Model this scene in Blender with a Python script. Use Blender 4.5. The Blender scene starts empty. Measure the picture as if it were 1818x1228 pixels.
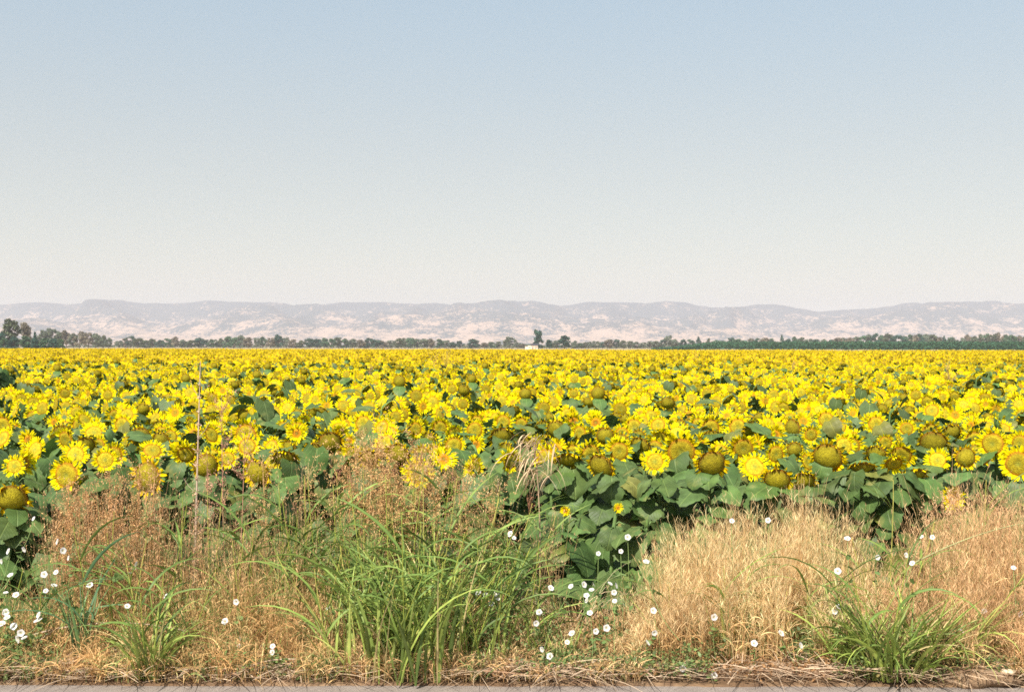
import bpy, math, random
import numpy as np
from mathutils import noise as mnoise, Vector

# ---------------------------------------------------------------- camera, sky, sun, exposure
scn = bpy.context.scene
root_col = scn.collection
F = 2020.0                    # focal length in pixels of the 1818 wide photograph
CAMZ = 1.6
cam_d = bpy.data.cameras.new("camera")
cam_d.sensor_width = 36.0
cam_d.lens = 40.0
cam_d.clip_start = 0.05
cam_d.clip_end = 40000.0
cam = bpy.data.objects.new("camera", cam_d)
root_col.objects.link(cam)
cam.location = (0, 0, CAMZ)
cam.rotation_euler = (math.radians(90.03), math.radians(-0.10), 0)
cam_d.dof.use_dof = True
cam_d.dof.focus_distance = 7.6
cam_d.dof.aperture_fstop = 8.0
scn.camera = cam

SUN_EL = math.radians(50)
SUN_AZ = math.radians(205)    # clockwise from +Y: behind the camera, a little to the left
sun_dir = Vector((math.sin(SUN_AZ) * math.cos(SUN_EL), math.cos(SUN_AZ) * math.cos(SUN_EL), math.sin(SUN_EL)))
world = bpy.data.worlds.new("World")
scn.world = world
world.use_nodes = True
wn = world.node_tree
wn.nodes.clear()
wo = wn.nodes.new("ShaderNodeOutputWorld")
bg = wn.nodes.new("ShaderNodeBackground")
sky = wn.nodes.new("ShaderNodeTexSky")
sky.sky_type = 'NISHITA'
sky.sun_disc = False
sky.sun_elevation = SUN_EL
sky.sun_rotation = SUN_AZ
sky.altitude = 0
sky.air_density = 1.0
sky.dust_density = 1.6
sky.ozone_density = 1.0
hs = wn.nodes.new("ShaderNodeMix")
hs.data_type = 'RGBA'
hs.blend_type = 'MULTIPLY'
hs.inputs[0].default_value = 1.0
hs.inputs[7].default_value = (1.51, 1.51, 1.38, 1)
gm = wn.nodes.new("ShaderNodeGamma")
gm.inputs[1].default_value = 0.5
wn.links.new(sky.outputs[0], gm.inputs[0])
wn.links.new(gm.outputs[0], hs.inputs[6])
# warmer, paler air towards the horizon and clearer blue higher up
wtc = wn.nodes.new("ShaderNodeTexCoord")
wsp = wn.nodes.new("ShaderNodeSeparateXYZ")
wn.links.new(wtc.outputs["Generated"], wsp.inputs[0])
wmr = wn.nodes.new("ShaderNodeMapRange")
wmr.interpolation_type = 'SMOOTHSTEP'
wmr.inputs[1].default_value = 0.13
wmr.inputs[2].default_value = 0.34
wn.links.new(wsp.outputs[2], wmr.inputs[0])
wmx = wn.nodes.new("ShaderNodeMix")
wmx.data_type = 'RGBA'
wmx.inputs[6].default_value = (1.51, 1.44, 1.29, 1)
wmx.inputs[7].default_value = (1.44, 1.56, 1.52, 1)
wn.links.new(wmr.outputs[0], wmx.inputs[0])
wn.links.new(wmx.outputs[2], hs.inputs[7])
wn.links.new(hs.outputs[2], bg.inputs[0])
bg.inputs[1].default_value = 0.15
wn.links.new(bg.outputs[0], wo.inputs[0])

sun_l = bpy.data.lights.new("sun", 'SUN')
sun_l.energy = 4.9
sun_l.angle = math.radians(0.5)
sun_l.color = (1.0, 0.93, 0.83)
sun = bpy.data.objects.new("sun", sun_l)
root_col.objects.link(sun)
sun.rotation_euler = sun_dir.to_track_quat('Z', 'Y').to_euler()

scn.view_settings.view_transform = 'Standard'
scn.view_settings.look = 'None'
scn.view_settings.gamma = 1.0
scn.view_settings.exposure = 0.58
cy = scn.cycles
cy.max_bounces = 6
cy.diffuse_bounces = 3
cy.glossy_bounces = 1
cy.transmission_bounces = 3
cy.volume_bounces = 1
cy.transparent_max_bounces = 4
cy.use_denoising = False
cy.filter_width = 1.6

# ---------------------------------------------------------------- helpers
R = np.random.default_rng(7)
PI = math.pi


class Geo:
    """collects quads and triangles with a colour and a surface coordinate per vertex"""
    def __init__(self):
        self.v, self.f, self.c, self.u, self.n = [], [], [], [], 0

    def add(self, v, f, col, uv=None):
        v = np.asarray(v, float).reshape(-1, 3)
        f = np.asarray(f, int)
        col = np.asarray(col, float)
        if col.ndim == 1:
            col = np.broadcast_to(col[:3], (len(v), 3))
        col = col.reshape(-1, 3)
        uv = np.zeros((len(v), 3)) if uv is None else np.asarray(uv, float).reshape(-1, 3)
        self.v.append(v); self.f.append(f + self.n); self.c.append(col); self.u.append(uv)
        self.n += len(v)

    def mesh(self, name, mat, smooth=True):
        me = bpy.data.meshes.new(name)
        V = np.concatenate(self.v); C = np.concatenate(self.c); U = np.concatenate(self.u)
        me.vertices.add(len(V)); me.vertices.foreach_set("co", V.astype(np.float32).ravel())
        sizes = np.concatenate([np.full(len(f), f.shape[1]) for f in self.f])
        loops = np.concatenate([f.ravel() for f in self.f])
        me.loops.add(len(loops)); me.loops.foreach_set("vertex_index", loops.astype(np.int32))
        me.polygons.add(len(sizes))
        st = np.concatenate([[0], np.cumsum(sizes)[:-1]])
        me.polygons.foreach_set("loop_start", st.astype(np.int32))
        me.polygons.foreach_set("loop_total", sizes.astype(np.int32))
        me.polygons.foreach_set("use_smooth", np.full(len(sizes), smooth))
        me.update(calc_edges=True)
        a = me.attributes.new("col", 'FLOAT_COLOR', 'POINT')
        a.data.foreach_set("color", np.concatenate([C, np.ones((len(C), 1))], 1).astype(np.float32).ravel())
        b = me.attributes.new("surf", 'FLOAT_VECTOR', 'POINT')
        b.data.foreach_set("vector", U.astype(np.float32).ravel())
        me.materials.append(mat)
        return me

    def obj(self, name, mat, parent=None, smooth=True):
        o = bpy.data.objects.new(name, self.mesh(name, mat, smooth))
        root_col.objects.link(o)
        if parent is not None:
            o.parent = parent
        return o


def tag(o, label=None, cat=None, group=None, kind=None):
    if label: o["label"] = label
    if cat: o["category"] = cat
    if group: o["group"] = group
    if kind: o["kind"] = kind
    return o


def empty(name, loc, label, cat, group=None):
    o = bpy.data.objects.new(name, None)
    o.empty_display_size = 0.1
    root_col.objects.link(o)
    o.location = loc
    return tag(o, label, cat, group, 'thing')


def copy_tree(o, parent=None):
    c = o.copy()
    root_col.objects.link(c)
    if parent is not None:
        c.parent = parent
    for ch in KIDS.get(o, []):
        copy_tree(ch, c)
    return c


KIDS = {}


def kid(parent, o):
    KIDS.setdefault(parent, []).append(o)
    return o


def px(x, y, Y):
    """the point at depth Y that stands at photo pixel x, y (camera is level at the origin)"""
    return ((x - 909) / F * Y, Y, CAMZ - (y - 614 - (x - 909) * 0.00175) / F * Y)


def grid_faces(nu, nv):
    i = np.arange(nu - 1)[:, None] * nv + np.arange(nv - 1)[None, :]
    i = i.ravel()
    return np.stack([i, i + nv, i + nv + 1, i + 1], 1)


def xform(tv, M):
    """template vertices (n,3) by matrices (K,4,4) -> (K*n,3)"""
    return (np.einsum('kij,nj->kni', M[:, :3, :3], tv) + M[:, None, :3, 3]).reshape(-1, 3)


def rep_faces(f, k, n):
    return (f[None] + (np.arange(k) * n)[:, None, None]).reshape(-1, f.shape[1])


def frame(x, z):
    """rotation matrices with local x along x and local z near z"""
    x = x / np.linalg.norm(x, axis=-1, keepdims=True)
    y = np.cross(z, x); y = y / (np.linalg.norm(y, axis=-1, keepdims=True) + 1e-9)
    z = np.cross(x, y)
    return np.stack([x, y, z], -1)


def mats(rot, pos, scale):
    k = len(pos)
    M = np.zeros((k, 4, 4)); M[:, 3, 3] = 1
    s = np.asarray(scale, float)
    if s.ndim == 0: s = np.full((k, 3), float(s))
    if s.ndim == 1: s = np.repeat(s[:, None], 3, 1)
    M[:, :3, :3] = rot * s[:, None, :]
    M[:, :3, 3] = pos
    return M


def tube(g, pts, rad, col, n=6, col2=None):
    pts = np.asarray(pts, float); k = len(pts)
    rad = np.broadcast_to(np.asarray(rad, float), (k,))
    d = np.gradient(pts, axis=0); d /= np.linalg.norm(d, axis=1, keepdims=True) + 1e-9
    ref = np.array([0.3, 1, 0.1]); ref = np.broadcast_to(ref, d.shape)
    a = np.cross(d, ref); a /= np.linalg.norm(a, axis=1, keepdims=True) + 1e-9
    b = np.cross(d, a)
    an = np.linspace(0, 2 * PI, n, endpoint=False)
    V = pts[:, None] + rad[:, None, None] * (np.cos(an)[None, :, None] * a[:, None] + np.sin(an)[None, :, None] * b[:, None])
    i = np.arange(k - 1)[:, None] * n + np.arange(n)[None]
    j = np.arange(k - 1)[:, None] * n + (np.arange(n)[None] + 1) % n
    f = np.stack([i, j, j + n, i + n], -1).reshape(-1, 4)
    c = np.asarray(col, float)
    if col2 is not None:
        t = np.linspace(0, 1, k)[:, None, None]
        c = (c * (1 - t) + np.asarray(col2, float) * t) * np.ones((1, n, 1))
        c = c.reshape(-1, 3)
    g.add(V.reshape(-1, 3), f, c)


def bez(p0, p1, p2, p3, n):
    t = np.linspace(0, 1, n)[:, None]
    return (1 - t) ** 3 * p0 + 3 * (1 - t) ** 2 * t * p1 + 3 * (1 - t) * t * t * p2 + t ** 3 * p3


def ribbons(g, root, az, th0, th1, L, W, c0, c1, S=6, p=1.0, across=2, twist=None, fold=0.25, prof='grass'):
    """curving grass blades: th0 and th1 are the angles from upright at root and tip"""
    N = len(root)
    az, th0, th1, L, W = [np.broadcast_to(np.asarray(q, float), (N,)) for q in (az, th0, th1, L, W)]
    tm = (np.arange(S) + 0.5) / S
    th = th0[:, None] + (th1 - th0)[:, None] * tm[None] ** p
    d = np.stack([np.sin(th) * np.cos(az)[:, None], np.sin(th) * np.sin(az)[:, None], np.cos(th)], -1)
    P = np.concatenate([np.zeros((N, 1, 3)), np.cumsum(d, 1) * (L / S)[:, None, None]], 1) + root[:, None]
    dd = np.concatenate([d[:, :1], (d[:, 1:] + d[:, :-1]) / 2, d[:, -1:]], 1)
    side = np.stack([-np.sin(az), np.cos(az), np.zeros(N)], -1)[:, None] * np.ones((1, S + 1, 1))
    nn = np.cross(dd, side)
    tw = np.zeros(N) if twist is None else np.broadcast_to(twist, (N,))
    s2 = side * np.cos(tw)[:, None, None] + nn * np.sin(tw)[:, None, None]
    n2 = np.cross(dd, s2)
    t = np.linspace(0, 1, S + 1)
    if prof == 'grass':
        w = np.minimum(1, 0.45 + 2.2 * t) * (1 - t ** 2.2) + 0.03
    elif prof == 'spike':
        w = np.sin(PI * np.clip(t, 0.04, 0.97)) ** 0.7
    else:
        w = 1 - 0.7 * t
    w = w[None, :, None] * W[:, None, None] / 2
    if across == 2:
        V = np.stack([P - s2 * w, P + s2 * w], 2)
    else:
        V = np.stack([P - s2 * w + n2 * w * fold, P, P + s2 * w + n2 * w * fold], 2)
    A = V.shape[2]
    base = (np.arange(S)[:, None] * A + np.arange(A - 1)[None]).ravel()
    f1 = np.stack([base, base + 1, base + A + 1, base + A], 1)
    f = rep_faces(f1, N, (S + 1) * A)
    c0 = np.asarray(c0, float); c1 = np.asarray(c1, float)
    if c0.ndim == 1: c0 = np.repeat(c0[None], N, 0)
    if c1.ndim == 1: c1 = np.repeat(c1[None], N, 0)
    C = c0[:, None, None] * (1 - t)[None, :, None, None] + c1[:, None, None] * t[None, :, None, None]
    C = C * np.ones((1, 1, A, 1))
    if across == 3:
        C[:, :, 1] = C[:, :, 1] * 1.25 + 0.02
    g.add(V.reshape(-1, 3), f, C.reshape(-1, 3))
    return P, dd


def vary(c, n, s=0.15, hue=0.06):
    c = np.asarray(c, float)
    k = 1 + R.normal(0, s, (n, 1))
    return np.clip(c[None] * k * (1 + R.normal(0, hue, (n, 3))), 0.004, 0.95)


# ---------------------------------------------------------------- materials
def veg_mat(name, trans=0.25, rough=0.6, nscale=30.0, namt=0.25, spec=0.3, kind=None):
    m = bpy.data.materials.new(name); m.use_nodes = True
    nt = m.node_tree; N = nt.nodes; Lk = nt.links; N.clear()
    out = N.new("ShaderNodeOutputMaterial")
    at = N.new("ShaderNodeAttribute"); at.attribute_name = "col"
    tc = N.new("ShaderNodeTexCoord")
    no = N.new("ShaderNodeTexNoise"); no.inputs["Scale"].default_value = nscale; no.inputs["Detail"].default_value = 3
    Lk.new(tc.outputs["Object"], no.inputs["Vector"])
    mr = N.new("ShaderNodeMapRange")
    mr.inputs[1].default_value = 0.3; mr.inputs[2].default_value = 0.7
    mr.inputs[3].default_value = 1 - namt; mr.inputs[4].default_value = 1 + namt
    Lk.new(no.outputs[0], mr.inputs[0])
    mul = N.new("ShaderNodeVectorMath"); mul.operation = 'SCALE'
    Lk.new(at.outputs["Color"], mul.inputs[0]); Lk.new(mr.outputs[0], mul.inputs["Scale"])
    col = mul.outputs[0]
    bs = N.new("ShaderNodeBsdfPrincipled")
    bs.inputs["Roughness"].default_value = rough
    bs.inputs["Specular IOR Level"].default_value = spec
    if kind == 'leaf':
        sf = N.new("ShaderNodeAttribute"); sf.attribute_name = "surf"
        sp = N.new("ShaderNodeSeparateXYZ"); Lk.new(sf.outputs["Vector"], sp.inputs[0])
        ab = N.new("ShaderNodeMath"); ab.operation = 'ABSOLUTE'; Lk.new(sp.outputs[0], ab.inputs[0])
        # side veins: stripes that rise from the midrib
        ma = N.new("ShaderNodeMath"); ma.operation = 'MULTIPLY_ADD'; ma.inputs[1].default_value = -0.55
        Lk.new(ab.outputs[0], ma.inputs[0]); Lk.new(sp.outputs[1], ma.inputs[2])
        ms = N.new("ShaderNodeMath"); ms.operation = 'MULTIPLY'; ms.inputs[1].default_value = 40.0; Lk.new(ma.outputs[0], ms.inputs[0])
        si = N.new("ShaderNodeMath"); si.operation = 'SINE'; Lk.new(ms.outputs[0], si.inputs[0])
        v1 = N.new("ShaderNodeMapRange"); v1.inputs[1].default_value = 0.86; v1.inputs[2].default_value = 1.0; v1.inputs[4].default_value = 0.45
        Lk.new(si.outputs[0], v1.inputs[0])
        v2 = N.new("ShaderNodeMapRange"); v2.inputs[1].default_value = 0.02; v2.inputs[2].default_value = 0.07
        v2.inputs[3].default_value = 0.9; v2.inputs[4].default_value = 0.0
        Lk.new(ab.outputs[0], v2.inputs[0])
        mx = N.new("ShaderNodeMath"); mx.operation = 'MAXIMUM'; Lk.new(v1.outputs[0], mx.inputs[0]); Lk.new(v2.outputs[0], mx.inputs[1])
        mix = N.new("ShaderNodeMix"); mix.data_type = 'RGBA'
        Lk.new(mx.outputs[0], mix.inputs[0]); Lk.new(col, mix.inputs[6])
        vein = N.new("ShaderNodeVectorMath"); vein.operation = 'MULTIPLY_ADD'
        vein.inputs[1].default_value = (1.5, 1.35, 1.3); vein.inputs[2].default_value = (0.02, 0.03, 0.01)
        Lk.new(col, vein.inputs[0]); Lk.new(vein.outputs[0], mix.inputs[7])
        col = mix.outputs[2]
        bn = N.new("ShaderNodeTexNoise"); bn.inputs["Scale"].default_value = 7.0; bn.inputs["Detail"].default_value = 5
        Lk.new(tc.outputs["Object"], bn.inputs["Vector"])
        br = N.new("ShaderNodeMapRange"); br.inputs[1].default_value = .60; br.inputs[2].default_value = .74; br.inputs[4].default_value = .75
        Lk.new(bn.outputs[0], br.inputs[0])
        bx = N.new("ShaderNodeMix"); bx.data_type = 'RGBA'; bx.inputs[7].default_value = (.30, .27, .09, 1)
        Lk.new(br.outputs[0], bx.inputs[0]); Lk.new(col, bx.inputs[6]); col = bx.outputs[2]
        bu = N.new("ShaderNodeBump"); bu.inputs["Strength"].default_value = 0.5; bu.inputs["Distance"].default_value = 0.006
        ad = N.new("ShaderNodeMath"); ad.operation = 'SUBTRACT'; Lk.new(no.outputs[0], ad.inputs[0]); Lk.new(mx.outputs[0], ad.inputs[1])
        Lk.new(ad.outputs[0], bu.inputs["Height"]); Lk.new(bu.outputs[0], bs.inputs["Normal"])
    if kind == 'disc':
        vo = N.new("ShaderNodeTexVoronoi"); vo.inputs["Scale"].default_value = 170
        Lk.new(tc.outputs["Object"], vo.inputs["Vector"])
        bu = N.new("ShaderNodeBump"); bu.inputs["Strength"].default_value = 0.8; bu.inputs["Distance"].default_value = 0.004
        bu.invert = True
        Lk.new(vo.outputs["Distance"], bu.inputs["Height"]); Lk.new(bu.outputs[0], bs.inputs["Normal"])
    Lk.new(col, bs.inputs["Base Color"])
    if trans > 0:
        tr = N.new("ShaderNodeBsdfTranslucent"); Lk.new(col, tr.inputs["Color"])
        ms2 = N.new("ShaderNodeMixShader"); ms2.inputs[0].default_value = trans
        Lk.new(bs.outputs[0], ms2.inputs[1]); Lk.new(tr.outputs[0], ms2.inputs[2])
        Lk.new(ms2.outputs[0], out.inputs[0])
    else:
        Lk.new(bs.outputs[0], out.inputs[0])
    return m


M_leaf = veg_mat("sunflower_leaf", 0.15, 0.5, 14, 0.3, 0.28, 'leaf')
M_petal = veg_mat("petal", 0.22, 0.7, 40, 0.12, 0.06)
M_disc = veg_mat("disc", 0.0, 0.75, 90, 0.28, 0.15, 'disc')
M_stem = veg_mat("stem", 0.0, 0.6, 20, 0.2)
M_grass = veg_mat("grass_blade", 0.25, 0.5, 12, 0.2, 0.35)
M_dry = veg_mat("dry_straw", 0.2, 0.7, 6, 0.2, 0.15)
M_seed = veg_mat("seed", 0.1, 0.8, 60, 0.3, 0.1)
M_white = veg_mat("white_flower", 0.25, 0.6, 50, 0.04, 0.2)
M_crown = veg_mat("tree_leaves", 0.15, 0.7, 0.4, 0.25, 0.2)
M_bark = veg_mat("bark", 0.0, 0.9, 2, 0.3, 0.1)
M_wall = veg_mat("painted_wall", 0.0, 0.8, 0.6, 0.06, 0.1)


def ground_mat(name, c1, c2, c3, s1, s2, bump, bscale):
    m = bpy.data.materials.new(name); m.use_nodes = True
    nt = m.node_tree; N = nt.nodes; Lk = nt.links
    bs = N["Principled BSDF"]; bs.inputs["Roughness"].default_value = 0.95; bs.inputs["Specular IOR Level"].default_value = 0.1
    tc = N.new("ShaderNodeTexCoord")
    a = N.new("ShaderNodeTexNoise"); a.inputs["Scale"].default_value = s1; a.inputs["Detail"].default_value = 6
    b = N.new("ShaderNodeTexNoise"); b.inputs["Scale"].default_value = s2; b.inputs["Detail"].default_value = 8
    Lk.new(tc.outputs["Object"], a.inputs["Vector"]); Lk.new(tc.outputs["Object"], b.inputs["Vector"])
    r1 = N.new("ShaderNodeMapRange"); r1.inputs[1].default_value = .38; r1.inputs[2].default_value = .62; Lk.new(a.outputs[0], r1.inputs[0])
    r2 = N.new("ShaderNodeMapRange"); r2.inputs[1].default_value = .42; r2.inputs[2].default_value = .68; Lk.new(b.outputs[0], r2.inputs[0])
    x1 = N.new("ShaderNodeMix"); x1.data_type = 'RGBA'; x1.inputs[6].default_value = (*c1, 1); x1.inputs[7].default_value = (*c2, 1)
    Lk.new(r1.outputs[0], x1.inputs[0])
    x2 = N.new("ShaderNodeMix"); x2.data_type = 'RGBA'; x2.inputs[7].default_value = (*c3, 1)
    Lk.new(x1.outputs[2], x2.inputs[6]); Lk.new(r2.outputs[0], x2.inputs[0])
    Lk.new(x2.outputs[2], bs.inputs["Base Color"])
    if bump:
        bu = N.new("ShaderNodeBump"); bu.inputs["Strength"].default_value = bump; bu.inputs["Distance"].default_value = 0.02
        nb = N.new("ShaderNodeTexNoise"); nb.inputs["Scale"].default_value = bscale; nb.inputs["Detail"].default_value = 6
        Lk.new(tc.outputs["Object"], nb.inputs["Vector"]); Lk.new(nb.outputs[0], bu.inputs["Height"]); Lk.new(bu.outputs[0], bs.inputs["Normal"])
    return m


M_ground = ground_mat("soil", (.20, .125, .07), (.30, .20, .12), (.13, .08, .05), 1.5, 14, 0.7, 30)
M_far = ground_mat("dry_land", (.46, .34, .20), (.40, .31, .19), (.30, .27, .14), .004, .03, 0, 1)
M_road = ground_mat("asphalt", (.30, .255, .225), (.36, .31, .275), (.22, .19, .165), 9, 160, 0.5, 220)

# ---------------------------------------------------------------- ground, road, hills, haze
def ground_z(X, Y):
    t = np.clip((np.asarray(Y) - 5.5) / 1.4, 0, 1)
    z = -0.30 * t * t * (3 - 2 * t) + 0.012
    return z


def noise2(X, Y, s, seed=0.0):
    return np.array([mnoise.noise(Vector((x * s, y * s, seed))) for x, y in zip(np.ravel(X), np.ravel(Y))]).reshape(np.shape(X))


ys = np.concatenate([[-40, -5, 4.6, 5.2], np.linspace(5.28, 5.7, 22), np.linspace(5.75, 8, 40), [9, 11, 15, 25, 60, 150, 260]])
xs = np.concatenate([[-400, -60, -20, -8], np.linspace(-5, 5, 161), [8, 20, 60, 400]])
XX, YY = np.meshgrid(xs, ys, indexing='ij')
ZZ = ground_z(XX, YY) + 0.030 * noise2(XX, YY, 2.2) + 0.018 * noise2(XX, YY, 9.0, 3.0)
edge = 5.40 + 0.03 * noise2(XX, YY * 0, 1.1, 5.0)
ease = np.clip((YY - edge) / .22, 0, 1)
ZZ = np.where(YY < edge, -0.06 + np.clip((YY - 5.35) / .06, 0, 1) * .055, -.004 + (ZZ + .004) * ease)
g = Geo(); g.add(np.stack([XX, YY, ZZ], -1), grid_faces(len(xs), len(ys)), (.2, .15, .1))
tag(g.obj("ground", M_ground), kind="structure")
g = Geo()
xs2 = np.linspace(-13000, 13000, 60); ys2 = np.concatenate([np.linspace(-12000, 0, 10), np.linspace(200, 12500, 50)])
X2, Y2 = np.meshgrid(xs2, ys2, indexing='ij')
g.add(np.stack([X2, Y2, np.full(X2.shape, -0.42)], -1), grid_faces(60, 60), (.4, .3, .2))
tag(g.obj("plain", M_far), kind="structure")
g = Geo()
xr = np.linspace(-60, 60, 400); yr = np.array([-6.0, 0, 3, 5.0, 5.41])
Xr, Yr = np.meshgrid(xr, yr, indexing='ij')
Yr = Yr.copy(); Yr[:, -1] += 0.05 + 0.02 * noise2(xr, xr * 0, 3.0, 9.0) + 0.012 * noise2(xr, xr * 0, 17.0, 4.0)
Zr = np.zeros(Xr.shape); Zr[:, -1] = -0.012
g.add(np.stack([Xr, Yr, Zr], -1), grid_faces(400, 5), (.3, .25, .2))
tag(g.obj("road", M_road), kind="structure")

ridge = [(-900, 545), (-600, 533), (-300, 540), (-120, 534), (0, 536), (40, 532), (75, 531), (110, 536), (140, 537), (205, 531), (240, 535), (300, 535), (340, 532), (370, 528), (400, 531),
         (450, 532), (500, 535), (530, 542), (570, 539), (600, 535), (680, 533), (740, 536), (770, 534), (800, 538), (850, 534), (905, 531),
         (950, 535), (1000, 541), (1040, 535), (1100, 533), (1150, 534), (1185, 530), (1215, 533), (1260, 544), (1300, 545), (1345, 537),
         (1370, 535), (1400, 540), (1450, 550), (1500, 546), (1560, 543), (1600, 538), (1615, 535), (1650, 539), (1680, 540), (1720, 534),
         (1770, 535), (1818, 539), (1950, 534), (2150, 545), (2400, 536), (2700, 540)]
rx = np.array([p[0] for p in ridge], float); ry = np.array([p[1] for p in ridge], float)
YR = 8600.0
nx, ny = 980, 110
Xh = np.linspace(-7400, 7400, nx)[:, None] * np.ones((1, ny))
tv = np.linspace(0, 1, ny)
Yh = (5200 + (YR + 900 - 5200) * tv)[None] * np.ones((nx, 1))
sx = 909 + Xh[:, :1] / YR * F
top = np.interp(sx.ravel(), rx, ry)
top = top + 1.3 * noise2(sx.ravel(), sx.ravel() * 0, .045, 2.0) + .8 * noise2(sx.ravel(), sx.ravel() * 0, .13, 5.0)
rel = (614 + (sx.ravel() - 909) * 0.00175 - top) / F * YR
prof = np.interp(Yh[0], [5200, 5600, 6800, 7800, 8500, 8700, 9500], [0, .10, .38, .68, .97, 1.0, .45])
zh = np.zeros((nx, ny))
for i in range(nx):
    for j in range(ny):
        x, y = Xh[i, j], Yh[i, j]
        wx = x + 260 * mnoise.noise(Vector((x / 900, y / 900, 7)))
        s = 0; a = 1; fr = 1 / 1500.0
        for k in range(5):
            s += a * (1 - abs(mnoise.noise(Vector((wx * fr, y * fr * 0.55, 2.0 * k)))) * 2.2); a *= .5; fr *= 2.05
        zh[i, j] = s / 1.94
keep = np.interp(Yh[0], [5200, 7700, 8450, 8750, 9500], [1, 1, .03, .03, .3])
zh = rel[:, None] * prof[None] * (1 + (zh - 0.62) * 1.8 * keep[None]) + 8 * (zh - .62)
zh += CAMZ - 2
# nothing may rise above the ridge line drawn by the far crest
lim = (rel[:, None] * Yh / YR) * np.interp(Yh[0], [5200, 8500], [.97, 1.02])[None]
zh = np.minimum(zh, lim)
g = Geo(); g.add(np.stack([Xh, Yh, zh], -1), grid_faces(nx, ny), (.4, .3, .2))
mh = bpy.data.materials.new("hill_scrub"); mh.use_nodes = True
N = mh.node_tree.nodes; Lk = mh.node_tree.links; bs = N["Principled BSDF"]; bs.inputs["Roughness"].default_value = 1; bs.inputs["Specular IOR Level"].default_value = 0
tc = N.new("ShaderNodeTexCoord")
n1 = N.new("ShaderNodeTexNoise"); n1.inputs["Scale"].default_value = .0065; n1.inputs["Detail"].default_value = 10; n1.inputs["Roughness"].default_value = .68
n2 = N.new("ShaderNodeTexNoise"); n2.inputs["Scale"].default_value = .045; n2.inputs["Detail"].default_value = 7; n2.inputs["Roughness"].default_value = .7
mp = N.new("ShaderNodeMapping"); mp.inputs["Scale"].default_value = (1, .45, 1.6)
Lk.new(tc.outputs["Object"], mp.inputs[0]); Lk.new(mp.outputs[0], n1.inputs["Vector"]); Lk.new(mp.outputs[0], n2.inputs["Vector"])
ad = N.new("ShaderNodeMath"); ad.operation = 'MULTIPLY_ADD'; ad.inputs[1].default_value = .9; Lk.new(n2.outputs[0], ad.inputs[0]); Lk.new(n1.outputs[0], ad.inputs[2])
sp = N.new("ShaderNodeSeparateXYZ"); Lk.new(tc.outputs["Object"], sp.inputs[0])
hz = N.new("ShaderNodeMapRange"); hz.inputs[1].default_value = 20; hz.inputs[2].default_value = 330; hz.inputs[3].default_value = -.08; hz.inputs[4].default_value = .16
Lk.new(sp.outputs[2], hz.inputs[0])
a2 = N.new("ShaderNodeMath"); a2.operation = 'ADD'; Lk.new(ad.outputs[0], a2.inputs[0]); Lk.new(hz.outputs[0], a2.inputs[1])
cr = N.new("ShaderNodeMapRange"); cr.inputs[1].default_value = .85; cr.inputs[2].default_value = 1.0; Lk.new(a2.outputs[0], cr.inputs[0])
mx = N.new("ShaderNodeMix"); mx.data_type = 'RGBA'; mx.inputs[6].default_value = (.43, .31, .245, 1); mx.inputs[7].default_value = (.055, .075, .09, 1)
Lk.new(cr.outputs[0], mx.inputs[0]); Lk.new(mx.outputs[2], bs.inputs["Base Color"])
tag(g.obj("hills", mh), kind="structure")

# haze: one even volume from below the ground to just above the crest
bm_v = []
hx, hy0, hy1, hz0, hz1 = 13600, -12600, 13000, -1.5, 400.0
bm_v = [(x, y, z) for x in (-hx, hx) for y in (hy0, hy1) for z in (hz0, hz1)]
me = bpy.data.meshes.new("haze")
me.from_pydata(bm_v, [], [(0, 1, 3, 2), (4, 6, 7, 5), (0, 4, 5, 1), (2, 3, 7, 6), (0, 2, 6, 4), (1, 5, 7, 3)])
hm = bpy.data.materials.new("haze_air"); hm.use_nodes = True
N = hm.node_tree.nodes; N.clear(); ho = N.new("ShaderNodeOutputMaterial"); pv = N.new("ShaderNodeVolumePrincipled")
pv.inputs["Color"].default_value = (.78, .79, .90, 1)
pv.inputs["Density"].default_value = 0.00012
pv.inputs["Anisotropy"].default_value = 0.0
hm.node_tree.links.new(pv.outputs[0], ho.inputs["Volume"])
me.materials.append(hm)
hz_o = bpy.data.objects.new("haze", me); root_col.objects.link(hz_o); tag(hz_o, kind="stuff")
hz_o["label"] = "pale summer haze over the plain that fades the far hills"
hz_o["category"] = "haze"

# ---------------------------------------------------------------- sunflower templates
def petal_template(S, bend, curl, wid=1.0):
    """unit petal along +x, width about 0.30, normal +z"""
    t = np.linspace(0, 1, S + 1)
    if S == 1:
        w = np.array([.11, .03]) * wid
    else:
        w = 0.155 * wid * np.sin(PI * (0.14 + 0.86 * t)) ** 0.8 * (1 - .15 * t)
        w[-1] = 0.012
    th = bend * t
    x = np.concatenate([[0], np.cumsum(np.cos((th[1:] + th[:-1]) / 2))]) / S
    z = np.concatenate([[0], np.cumsum(np.sin((th[1:] + th[:-1]) / 2))]) / S
    if S == 1:
        V = np.stack([np.stack([x, -w, z], -1), np.stack([x, w, z], -1)], 1)
        return V.reshape(-1, 3), grid_faces(S + 1, 2), t.repeat(2)
    V = np.stack([np.stack([x, -w, z + curl * w], -1), np.stack([x, 0 * w, z], -1), np.stack([x, w, z + curl * w], -1)], 1)
    return V.reshape(-1, 3), grid_faces(S + 1, 3), t.repeat(3)


PT = {2: [petal_template(4, b, c) for b, c in ((.1, .5), (.9, .6), (-.6, .4), (1.6, .9), (-1.2, .7))],
      1: [petal_template(2, b, .4) for b in (.1, .8, -.6)],
      0: [petal_template(1, b, 0, 2.0) for b in (0, .3)]}


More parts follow.
